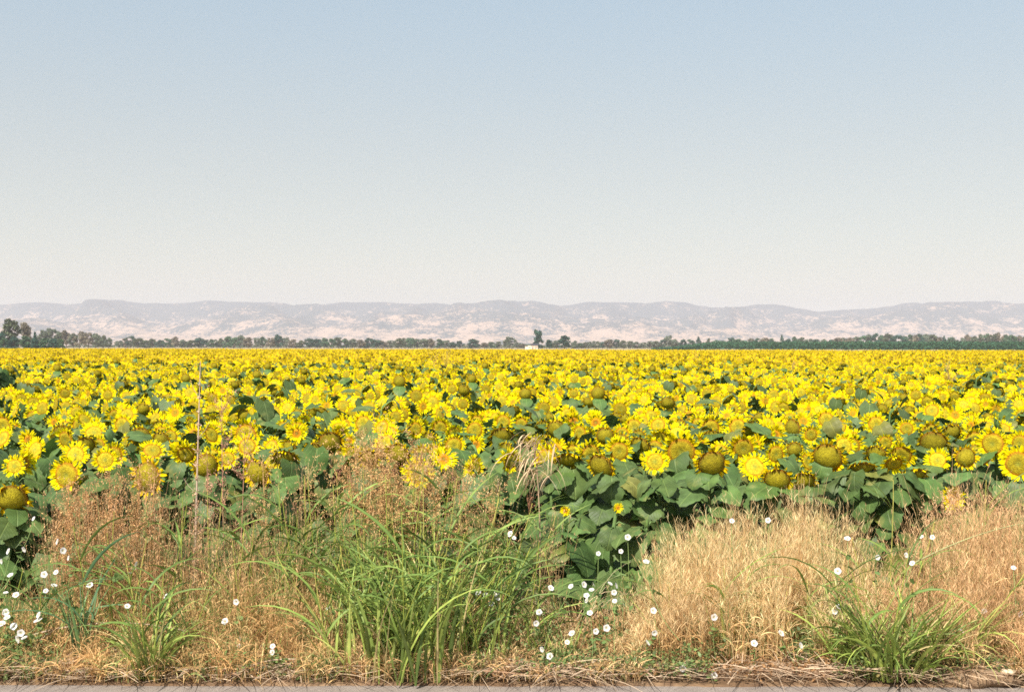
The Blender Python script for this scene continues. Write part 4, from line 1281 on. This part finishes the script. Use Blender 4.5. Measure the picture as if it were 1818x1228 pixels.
G1 = [(.12, .19, .035), (.34, .41, .085)]
G2 = [(.20, .28, .055), (.48, .50, .14)]
RED = (.42, .20, .12)
rr = np.random.default_rng(33)
CL = [
 ("grass_clump", 735, 5.50, 95, .62, 1.0, .022, G1, "big bright green grass clump with broad arching blades at bottom centre", [(-.05, .80, .0, None), (.10, .70, .15, None)], .16),
 ("grass_clump", 640, 5.54, 70, .52, 1.05, .018, G2, "yellow green arching grass clump left of the big one at bottom centre", [(-.02, .62, -.08, None)], .13),
 ("grass_clump", 820, 5.58, 70, .55, 1.05, .018, G1, "green grass clump right of the big one with blades arching right", [(.05, .75, .22, None)], .13),
 ("grass_clump", 690, 5.85, 80, .72, .75, .018, G1, "tall green grass clump behind the big one with a broad upright blade", [(.0, .98, -.02, None), (.12, 1.08, .06, RED), (-.12, .95, -.08, RED)], .14),
 ("grass_clump", 780, 6.05, 80, .70, .85, .016, G2, "pale green grass clump behind right of centre with seeding stalks", [(.0, 1.02, .1, RED), (.12, .9, .2, None), (-.08, 1.05, .0, (.5, .36, .2))], .14),
 ("grass_clump", 585, 6.15, 80, .70, .8, .014, G1, "dense dark green grass clump left of centre below the nodding flower", [(-.05, 1.05, -.06, (.52, .40, .2)), (.06, .98, -.04, None), (-.14, .9, -.1, None)], .15),
 ("grass_clump", 520, 6.2, 60, .60, .8, .012, G1, "thin green grass clump with straight stalks left of the dark clump", [(-.02, 1.0, -.05, None), (.08, 1.05, .0, None), (.0, .86, .04, RED)], .12),
 ("grass_clump", 650, 6.35, 70, .68, .8, .013, G2, "light green grass clump high behind with slim upright stalks", [(.0, 1.12, -.02, (.5, .36, .2)), (.1, 1.05, .03, RED), (-.1, 1.1, -.05, RED), (.18, .98, .1, None)], .16),
 ("grass_clump", 730, 6.4, 60, .62, .8, .013, G1, "green grass clump topped with reddish seed heads at centre", [(.0, 1.15, .02, RED), (.1, 1.08, .12, RED), (-.1, 1.12, -.02, RED), (.2, 1.0, .1, RED)], .16),
 ("grass_clump", 850, 6.35, 60, .62, 1.0, .013, G2, "loose pale green grass clump left of the dark leaf hollow", [(.0, 1.02, .12, (.55, .42, .25)), (.1, .92, .2, RED)], .14),
 ("grass_clump", 870, 5.85, 40, .50, 1.2, .014, G1, "low green grass clump reaching right over white flowers", [(.0, .6, .2, None)], .10),
 ("grass_clump", 268, 5.46, 55, .48, 1.0, .015, G1, "bright green grass clump by the road at lower left", [(.02, .50, .04, None), (-.03, .42, .0, None)], .07),
 ("grass_clump", 150, 5.66, 20, .50, .6, .017, [(.07, .15, .06), (.14, .24, .08)], "small upright dark green grass clump at left", [(.0, .52, .02, None)], .04),
 ("grass_clump", 105, 5.9, 12, .40, .9, .013, [(.08, .16, .06), (.2, .28, .1)], "sparse dark green grass tuft near the left edge", [(.0, .45, -.12, None)], .04),
 ("grass_clump", 300, 6.1, 34, .55, .9, .012, G1, "spreading green grass with long blades left of the pale tall stalk foot", [(.0, .86, .1, None), (.06, .9, .02, None), (-.05, .6, -.25, None)], .12),
 ("grass_clump", 365, 6.3, 34, .6, .9, .012, G2, "green grass with slim stalks right of the pale tall stalk foot", [(.0, .98, .02, None), (.05, 1.0, .06, None), (.12, .8, .1, None)], .12),
 ("grass_clump", 440, 6.25, 30, .5, .9, .011, G1, "green grass tuft between orange grass and the thin green clump", [(.0, .80, .04, None)], .10),
 ("grass_clump", 1590, 5.5, 150, .52, 1.15, .018, G1, "spreading green grass clump at bottom right with shaded base", [(.0, .62, .08, None), (-.1, .52, -.12, None)], .17),
 ("grass_clump", 1680, 5.6, 100, .48, 1.25, .014, G2, "green grass clump right of the shaded one, leaning right", [(.1, .5, .25, None)], .15),
 ("grass_clump", 1520, 5.58, 70, .46, 1.1, .013, G1, "smaller green grass clump left of the shaded one at bottom right", [(-.02, .5, -.1, None)], .10),
 ("grass_clump", 1585, 6.15, 40, .62, .75, .014, G2, "upright green grass clump with tall stalk among dry grass at right", [(.0, 1.02, -.02, None), (.05, .80, .14, None), (-.1, .7, -.12, None)], .10),
 ("grass_clump", 1640, 6.2, 26, .55, .9, .012, G2, "thin green grass tuft between golden and brown dry grass", [(.0, .7, .25, None)], .08),
 ("grass_clump", 1290, 5.85, 12, .45, .7, .012, G2, "lone forked green grass shoot before the golden grass", [(.0, .52, -.02, None), (.01, .50, .12, None)], .03),
 ("grass_clump", 1182, 5.9, 9, .42, .6, .013, G2, "slim green grass shoot left of the forked one before golden grass", [(.0, .44, .02, None)], .03),
 ("grass_clump", 1440, 5.9, 12, .42, .8, .010, G2, "small green grass shoot with fan of blades in golden grass", [(.0, .46, -.03, None), (.0, .42, .05, None)], .03),
 ("grass_clump", 1385, 5.85, 10, .36, .9, .010, G1, "tiny dark grass shoot left of the fan shaped shoot", [(.0, .40, .02, None)], .03),
 ("grass_clump", 950, 5.75, 30, .36, .9, .012, G1, "short green grass tuft beside white flowers right of centre", [(.0, .5, .03, None)], .07),
 ("grass_clump", 1000, 5.6, 18, .26, 1.0, .010, G1, "very short green grass tuft on the straw at centre right", [], .05),
 ("grass_clump", 1790, 5.9, 34, .40, 1.2, .012, G2, "green grass tuft at the right edge with blades lying left", [(.0, .3, -.3, None)], .10),
 ("grass_clump", 1735, 6.45, 8, .5, .8, .010, G2, "single tall green stalk before the sunflower leaves near right edge", [(.0, 1.08, .02, None)], .03),
 ("grass_clump", 1000, 6.25, 10, .6, 1.1, .014, G2, "green grass shoot whose long blade crosses the dark leaf hollow", [(.0, .62, -.1, None)], .04),
 ("grass_clump", 10, 5.9, 22, .4, 1.0, .010, G1, "green grass tuft at the left edge among white flowers", [(.0, .5, .1, None)], .10),
 ("grass_clump", 190, 6.05, 26, .62, .9, .011, G1, "slim green shoots standing inside the reddish thicket at left", [(.0, .82, .05, None), (.06, .7, -.06, None), (-.05, .75, -.1, None)], .10),
 ("grass_clump", 235, 5.85, 22, .55, 1.0, .010, G2, "pale green shoots before the reddish thicket, above the bright clump", [(.0, .66, .08, None), (.04, .6, -.1, None)], .08),
 ("grass_clump", 70, 5.7, 22, .40, 1.1, .009, G1, "small leafy green tuft among white flowers at lower left", [(.0, .42, .05, None)], .08),
 ("grass_clump", 335, 5.7, 24, .36, 1.1, .010, G1, "low green tuft right of the bright clump at lower left", [(.0, .38, .1, None)], .09),
 ("grass_clump", 415, 6.0, 26, .55, .9, .011, G2, "pale green shoots in the orange grass left of the big clumps", [(.0, .72, .06, None), (.05, .66, -.05, None)], .10),
 ("grass_clump", 470, 5.7, 20, .26, 1.1, .010, G1, "short green tuft near the road left of the yellow green clump", [], .10),
]
for q in CL:
    nm, x, Yd, nb, L, spread, W, cols, lab, culms, rw = q
    culms = list(culms)
    if 480 < x < 900:
        nb, L, W, rw, spread = int(nb * .48), L * 1.08, W * 1.0, rw * 1.7, spread * .72
        for e in range(7):
            culms.append((rr.uniform(-.22, .22), rr.uniform(.55, .95) * min(1.0, .7 + (Yd - 5.6) * .45), rr.normal(0, .16), None))
    clump(nm, x, Yd, int(nb * 1.25), L, spread, W, cols, rr, lab, culms, rw, group="green grass clumps on the verge")


# reddish brown seeding weeds
def dock(x, Yd, h, n_br, rr_, label, col, width=.12, seeds=620, bare=.25, cat="weed", name="seeding_weed", gz=None, group="reddish brown seeding weeds", size=1.0):
    X = (x - 909) / F * Yd
    z0 = float(gz_at(X, Yd)) if gz is None else gz
    t = empty(name, (X, Yd, z0), label, cat, group)
    gs = Geo(); gd = Geo()
    lean = rr_.normal(0, .05)
    ax = bez(np.zeros(3), np.array([0, 0, h * .4]), np.array([lean, 0, h * .7]), np.array([lean * 1.5, rr_.normal(0, .03), h]), 14)
    sc_ = np.array(col) * 1.1
    tube(gs, ax, np.linspace(.0045, .0015, 14) * size, sc_, n=5)
    k = n_br
    ii = rr_.integers(int(14 * bare), 13, k)
    L = width * rr_.uniform(.6, 1.5, k) * 1.3 * np.clip(1.25 - ii / 14 * .8, .3, 1.3)
    BP = ribbons(gs, ax[ii], rr_.uniform(0, 6.28, k), rr_.uniform(.4, .9, k), rr_.uniform(.1, .7, k), L, .0016 * size, sc_, sc_, S=6)[0]
    m = seeds
    b = BP[rr_.integers(0, k, m), rr_.integers(1, 7, m)] + rr_.normal(0, .007 * size, (m, 3))
    c = np.array(col) * (1 + rr_.normal(0, .28, (m, 1)))
    ribbons(gd, b, rr_.uniform(0, 6.28, m), rr_.uniform(.1, 1.2, m), rr_.uniform(.5, 1.8, m), rr_.uniform(.006, .013, m) * size, rr_.uniform(.003, .006, m) * size, np.clip(c, .02, .9), np.clip(c * 1.15, .02, .9), S=2, prof='spike', twist=rr_.uniform(0, PI, m))
    kid(t, gs.obj("stem", M_seed, t)); kid(t, gd.obj("seed_panicle", M_seed, t))
    return t


BR = (.54, .31, .14)
rr = np.random.default_rng(44)
DK = [(95, 6.35, .80), (120, 6.4, .92), (140, 6.25, .84), (165, 6.35, .88), (190, 6.4, .98), (215, 6.25, .92), (240, 6.4, 1.02), (262, 6.3, .98), (285, 6.4, .88), (150, 6.5, .84), (228, 6.5, .96), (110, 6.15, .70), (180, 6.15, .74), (255, 6.1, .72)]
for i, (x, Yd, h) in enumerate(sorted(DK)):
    h *= 1.12
    dock(x, Yd, h, 42, rr, f"reddish brown seeding weed in the left thicket, {ordinal(i)} from the left", BR, width=.16, seeds=1300)
AIRY = [(620, 6.5, 1.10), (652, 6.5, 1.18), (690, 6.45, 1.18), (716, 6.5, 1.12), (745, 6.4, 1.02), (775, 6.5, 1.00), (672, 6.4, 1.02), (545, 6.5, 1.02), (480, 6.5, 1.12), (820, 6.5, .98), (600, 6.35, .9), (705, 6.3, .92), (860, 6.5, .86), (635, 6.45, 1.16), (670, 6.55, 1.24), (730, 6.5, 1.16), (790, 6.5, 1.06), (845, 6.45, 1.0), (890, 6.5, .96)]
for i, (x, Yd, h) in enumerate(sorted(AIRY)):
    h *= 1.07
    dock(x, Yd, h, 26, rr, f"airy reddish seed panicle over the centre sunflowers, {ordinal(i)} from the left", (.58, .36, .16), width=.26, seeds=int(1500 if 600 < x < 800 else 700), bare=.5, name="seeding_grass", group="airy reddish panicles over the centre flowers")
for i, (x, Yd, h, lab) in enumerate([(400, 6.5, 1.55, "tall thin reddish weed rising over the flowers left of centre"), (425, 6.5, 1.35, "shorter reddish weed right of the tall thin one left of centre"), (372, 6.6, 1.25, "reddish weed close behind the pale tall stalk")]):
    dock(x, Yd, h, 16, rr, lab, (.50, .27, .18), width=.16, seeds=700, bare=.5)
RT = [(1620, 6.4, .92), (1655, 6.5, .98), (1690, 6.45, 1.0), (1725, 6.5, 1.02), (1760, 6.45, 1.0), (1790, 6.5, .95), (1815, 6.4, .9)]
for i, (x, Yd, h) in enumerate(RT):
    dock(x, Yd, h, 14, rr, f"rusty seeding weed above the brown dry grass, {ordinal(i)} from the left", (.64, .41, .23), width=.13, seeds=700, bare=.5, group="rusty seeding weeds at right")
# brown weeds out in the field
for (x, y, Yd, h, wd, lab) in [(790, 640, 34, 1.75, 1.0, "hazy brown weed patch plant far out in the flowers at centre"), (765, 641, 35, 1.6, 1.0, "brown weed left of the other one far out in the flowers"),
                               (1232, 632, 48, 1.6, .8, "small rusty weed far out in the flowers right of centre"), (1690, 657, 22, 1.6, .6, "rusty weed out in the flowers near the right"),
                               (655, 650, 24, 1.5, .3, "thin rusty weed out in the flowers left of centre"), (1410, 646, 30, 1.5, .5, "rusty weed tip out in the flowers right of centre")]:
    dock(x, Yd, h, 22, rr, lab, (.44, .29, .13), width=wd * .35, seeds=500, bare=.6, gz=GZ, group="brown weeds out in the field", size=2.0)

# pale tall dead stalk
t = empty("dead_stalk", (px(352, 640, 6.35)[0], 6.35, float(gz_at(0, 6.35))), "pale tall dead stalk with dry husks rising far above the flowers", "dead stalk")
gs, gd = Geo(), Geo()
zt = px(352, 640, 6.35)[2] - float(gz_at(0, 6.35))
ax = bez(np.array([-.02, 0, 0]), np.array([-.025, 0, zt * .3]), np.array([.0, 0, zt * .7]), np.array([.012, 0, zt]), 24)
tube(gs, ax, np.linspace(.009, .002, 24), (.66, .50, .38), n=7)
m = 520
tq = (rr.uniform(0, 1, m) ** 1.7 * 21).astype(int) + 1
c = np.array([.66, .46, .33]) * (1 + rr.normal(0, .22, (m, 1)))
ribbons(gd, ax[tq] + rr.normal(0, .012, (m, 3)) * np.clip(1.3 - tq[:, None] / 20, .25, 1), rr.uniform(0, 6.28, m), rr.uniform(.1, 1.2, m), rr.uniform(.8, 2.4, m), rr.uniform(.02, .05, m) * np.clip(1.3 - tq / 20, .3, 1), rr.uniform(.004, .009, m), np.clip(c, .05, .9), np.clip(c, .05, .9), S=3, twist=rr.uniform(0, PI, m))
kid(t, gs.obj("stem", M_dry, t)); kid(t, gd.obj("husks", M_dry, t))
for (q, a, el) in [(20, 2.8, .6), (17, .2, .7), (13, 2.9, .9), (10, .3, .8)]:
    g = Geo(); L = .10
    d = np.array([math.cos(a) * math.sin(el), .1, math.cos(el)])
    tube(g, np.stack([ax[q], ax[q] + d * L * .6, ax[q] + d * L + (0, 0, .02)]), [.002, .0015, .001], (.6, .45, .34), n=4)
    kid(t, g.obj("twig", M_dry, t))

# bent over tuft of withered straw at the centre
t = empty("withered_straw_tuft", (px(935, 800, 6.45)[0], 6.45, float(gz_at(0, 6.45))), "withered straw tuft bent over before the sunflowers, strands hanging down", "straw tuft")
gs = Geo()
zt = px(945, 775, 6.45)[2] - float(gz_at(0, 6.45))
stx = np.array([.06, 0, 0])
ax = bez(stx, stx + np.array([.04, 0, zt * .5]), np.array([.07, 0, zt * .9]), np.array([.03, -.02, zt * 1.0]), 12)
tube(gs, ax, np.linspace(.006, .003, 12), (.55, .40, .26), n=6)
kid(t, gs.obj("stem", M_dry, t))
m = 110; g = Geo()
q = rr.integers(8, 12, m)
c = np.array([.66, .48, .30]) * (1 + rr.normal(0, .2, (m, 1)))
ribbons(g, ax[q] + rr.normal(0, .02, (m, 3)) * (2.2, 1, 1.2), rr.choice([PI, PI, PI, 0], m) + rr.normal(0, .9, m), rr.uniform(1.3, 2.2, m), rr.uniform(2.8, 3.1, m), rr.uniform(.08, .24, m), rr.uniform(.004, .010, m), np.clip(c, .05, .9), np.clip(c * 1.1, .05, .9), S=7, p=.6, twist=rr.uniform(-.8, .8, m))
kid(t, g.obj("strands", M_dry, t))
# lower small one
t = empty("withered_straw_tuft", (px(1020, 990, 6.15)[0], 6.15, float(gz_at(0, 6.15))), "small fan of withered straw hanging before the lowest dark leaves", "straw tuft")
m = 70; g = Geo()
c = np.array([.68, .50, .32]) * (1 + rr.normal(0, .2, (m, 1)))
ribbons(g, rr.normal(0, .03, (m, 3)) * (1, 1, 0), rr.choice([0, PI], m) + rr.normal(0, .5, m), rr.uniform(0, .4, m), rr.uniform(1.2, 2.9, m), rr.uniform(.40, .72, m), rr.uniform(.003, .006, m), np.clip(c, .05, .9), np.clip(c * 1.1, .05, .9), S=8, p=2.2, twist=rr.uniform(-.8, .8, m))
kid(t, g.obj("strands", M_dry, t))

# long fallen stems on the road edge
for (x0, y0, x1, y1, h, lab) in [(-20, 1196, 195, 1200, .03, "pale fallen stem lying along the road edge at bottom left"), (60, 1125, 330, 1118, .10, "long straw stem arching flat across the lower left weeds"),
                             (20, 1190, 110, 1110, .05, "pale straw stem leaning up to the right at bottom left"), (400, 1212, 590, 1182, .12, "arched pale stem on litter left of the big green clump"),
                             (800, 1160, 1010, 1205, .06, "straight pale stem sloping down right of the big green clump"), (830, 1190, 1060, 1215, .05, "lowest pale stem on litter right of the big green clump"),
                             (1620, 1000, 1830, 925, .06, "long greenish stem leaning across the brown grass at right"), (1000, 1180, 1130, 1185, .04, "short pale stem lying before weeds at centre right")]:
    Ya, Yb = [float(np.interp(yy, [900, 1120, 1215], [6.2, 5.75, 5.42])) for yy in (y0, y1)]
    A = np.array(px(x0, y0, Ya)); B = np.array(px(x1, y1, Yb))
    A[2] = max(A[2], gz_at(0, Ya) + .015); B[2] = max(B[2], gz_at(0, Yb) + .015)
    mid_ = (A + B) / 2 + np.array([0, 0, h])
    g = Geo(); ctr = A.copy()
    tube(g, bez(A - ctr, (A + 2 * mid_) / 3 - ctr, (B + 2 * mid_) / 3 - ctr, B - ctr, 16), np.linspace(.005, .0022, 16), (.62, .47, .34) if y1 > 1000 else (.42, .42, .2), n=5)
    o = g.obj("fallen_stem", M_dry); o.location = ctr
    tag(o, lab, "stem")

# clod of soil with a pale dry husk at the bottom right
def lump(name, X, Yd, Z, r, col, mat, label, cat, seed, flat=.5):
    rr_ = np.random.default_rng(seed); g = Geo(); nu, nv = 18, 10
    th = np.linspace(0, PI, nv); ph = np.linspace(0, 2 * PI, nu, endpoint=False)
    d = np.stack([np.sin(th)[None] * np.cos(ph)[:, None], np.sin(th)[None] * np.sin(ph)[:, None], np.cos(th)[None] * np.ones((nu, 1))], -1).reshape(-1, 3)
    k = np.array([1 + .35 * mnoise.noise(Vector(q * 2.0) + Vector((seed, 0, 0))) + .15 * mnoise.noise(Vector(q * 6.0) + Vector((seed, 3, 0))) for q in d])
    V = d * k[:, None] * r * np.array([1, .8, flat])
    i = (np.arange(nu)[:, None] * nv + np.arange(nv - 1)[None]).ravel(); j = (((np.arange(nu) + 1) % nu)[:, None] * nv + np.arange(nv - 1)[None]).ravel()
    g.add(V, np.stack([i, i + 1, j + 1, j], -1), col)
    o = g.obj(name, mat); o.location = (X, Yd, Z); return tag(o, label, cat)


Xc, _, _ = px(1735, 1195, 5.5)
lump("soil_clod", Xc, 5.52, .02, .20, (.36, .26, .19), M_ground, "long low crumbly soil heap on the road edge at bottom right", "soil clod", 4, .28)
Xc, _, _ = px(1790, 1200, 5.43)
o = lump("dry_husk", Xc, 5.43, .055, .035, (.80, .66, .46), M_dry, "pale cream dry husk resting on the soil heap at bottom right", "husk", 9, .4)

# ---------------------------------------------------------------- white bindweed flowers
def bindweed(size, rr_):
    """funnel that opens towards -y, stem hanging from the back"""
    g = Geo(); nu = 20
    ph = np.linspace(0, 2 * PI, nu, endpoint=False)
    rings = [(.06, -.55), (.14, -.35), (.38, -.12), (.8, 0.02), (1.0, .02 + 0)]
    V = []
    for q, h in rings:
        w = 1 + (.07 * np.cos(5 * ph) if q > .5 else 0) + rr_.normal(0, .015, nu)
        V.append(np.stack([q * np.cos(ph) * w, np.full(nu, -h), q * np.sin(ph) * w], -1))
    V = np.concatenate(V) * size
    i = (np.arange(4)[:, None] * nu + np.arange(nu)[None]); j = (np.arange(4)[:, None] * nu + (np.arange(nu)[None] + 1) % nu)
    f = np.stack([i, j, j + nu, i + nu], -1).reshape(-1, 4)
    col = np.repeat(np.array([[.50, .50, .22], [.60, .56, .38], [.70, .67, .60], [.78, .76, .74], [.74, .70, .71]]), nu, 0)
    g.add(V, f, col)
    return g


BW = [
 ("near the dark leaves at the left edge", [(60, 919), (102, 960), (113, 976), (122, 989), (15, 977), (43, 974)]),
 ("in the upper weeds at the left edge", [(3, 995), (19, 1019), (79, 1018), (100, 1014), (97, 1037), (82, 1047), (11, 1050), (29, 1054)]),
 ("in the lower weeds at the left edge", [(11, 1085), (13, 1094), (69, 1090), (68, 1099), (38, 1122), (32, 1133), (44, 1130), (3, 1105), (25, 1110)]),
 ("in the orange grass at left", [(160, 1037), (242, 1000), (232, 1015), (239, 1008), (227, 1074), (297, 1057)]),
 ("between the lower left clump and the yellow green clump", [(400, 1101), (420, 1067), (427, 1132), (424, 1146), (485, 1145), (484, 1156)]),
 ("inside the green grass at the centre", [(633, 1047), (583, 1077)]),
 ("at the right tips of the central green grass", [(863, 1054), (881, 1053), (885, 1058), (873, 1070), (850, 1050)]),
 ("near the dark hollow under the sunflower leaves", [(906, 946), (913, 953), (1063, 981), (1103, 977), (1115, 952), (1148, 995)]),
 ("in the cluster on dry grass below the dark hollow", [(1014, 1039), (1038, 1036), (1055, 1036), (1051, 1045), (1042, 1055), (1042, 1064), (1084, 1034), (1095, 1038), (1091, 1050), (1092, 1065), (1048, 1086)]),
 ("left of the cluster below the dark hollow", [(979, 1042), (958, 1085), (953, 1105), (1008, 1138), (1016, 1122), (963, 1151), (977, 1163)]),
 ("in the green weeds right of centre", [(1059, 1119), (1078, 1113), (1161, 1082), (1151, 1139), (1163, 1122), (1213, 1185), (1269, 1197)]),
 ("in front of the golden grass", [(1269, 1094), (1340, 1140), (1388, 1122), (1423, 1144), (1483, 1084), (1490, 1075)]),
 ("on top of the golden grass", [(1300, 923), (1364, 922), (1488, 1012), (1505, 954), (1559, 988)]),
 ("in the brown grass at right", [(1636, 951), (1656, 952), (1610, 984), (1620, 998), (1748, 1083), (1812, 1088), (1708, 1118), (1800, 1006)]),
]
rr = np.random.default_rng(55)
for zone, pl in BW:
    pl = sorted(pl)
    for i, (x, y) in enumerate(pl):
        Yd = float(np.interp(y, [915, 960, 1000, 1100, 1200], [6.12, 6.0, 5.85, 5.62, 5.42])) + rr.normal(0, .01)
        X, Y_, Z = px(x, y, Yd)
        big = 1.25 if x < 130 and y > 1080 else 1.0
        lab = f"{ordinal(i)} from left among white flowers {zone}"
        t = empty("bindweed_flower", (X, Yd, Z), lab, "flower", f"white bindweed flowers {zone}")
        s = .0152 * big * rr.uniform(.8, 1.15)
        kid(t, bindweed(s, rr).obj("petals", M_white, t))
        gs = Geo()
        z0 = float(gz_at(X, Yd)) - Z
        tube(gs, bez(np.array([0, s * .5, 0]), np.array([0, s * 2.2, -.01]), np.array([rr.normal(0, .04), .05, z0 * .6]), np.array([rr.normal(0, .05), .04, z0]), 8), .0016, (.2, .28, .09), n=4)
        st = kid(t, gs.obj("stem", M_stem, t))
        glf = Geo(); nl = 4; tl = rr.uniform(.25, .9, nl)
        pl_ = np.stack([rr.normal(0, .008, nl), s * 2 + rr.normal(0, .006, nl), z0 * .5 * tl], -1)
        aa_ = rr.uniform(0, 6.28, nl)
        glf.add(xform(LT[1][0][0], mats(frame(np.stack([np.cos(aa_), np.sin(aa_), -.3 + 0 * aa_], -1), np.stack([0 * aa_, -.5 + 0 * aa_, 1 + 0 * aa_], -1)), pl_, rr.uniform(.018, .032, nl))),
                rep_faces(LT[1][0][1], nl, len(LT[1][0][0])), (.15, .23, .07))
        kid(t, glf.obj("foliage", M_grass, t))
        gc = Geo(); box(gc, -s * .06, s * .06, -s * .05, s * .05, -s * .12, s * .12, (.85, .75, .35)); kid(t, gc.obj("flower_centre", M_white, t))
        t.rotation_euler = (rr.normal(-.55, .4), 0, rr.normal(-.1, .6))

# leafy green weed out in the field at the left edge
t = empty("leafy_weed", (px(4, 645, 19)[0], 19, GZ), "dark leafy weed standing above the flowers at the left edge", "weed")
gs, gf = Geo(), Geo()
rr = np.random.default_rng(66)
for k in range(5):
    ax = bez(np.zeros(3), np.array([0, 0, .5]), np.array([rr.normal(0, .25), rr.normal(0, .2), 1.0]), np.array([rr.normal(0, .32), rr.normal(0, .2), rr.uniform(1.4, 1.7)]), 8)
    tube(gs, ax, np.linspace(.012, .005, 8), (.13, .21, .07), n=5)
    add_leaves(gf, gs, ax, np.linspace(.4, 1, 12), .17, 2, rr, colscale=.8)
kid(t, gs.obj("stem", M_stem, t)); kid(t, gf.obj("foliage", M_leaf, t))
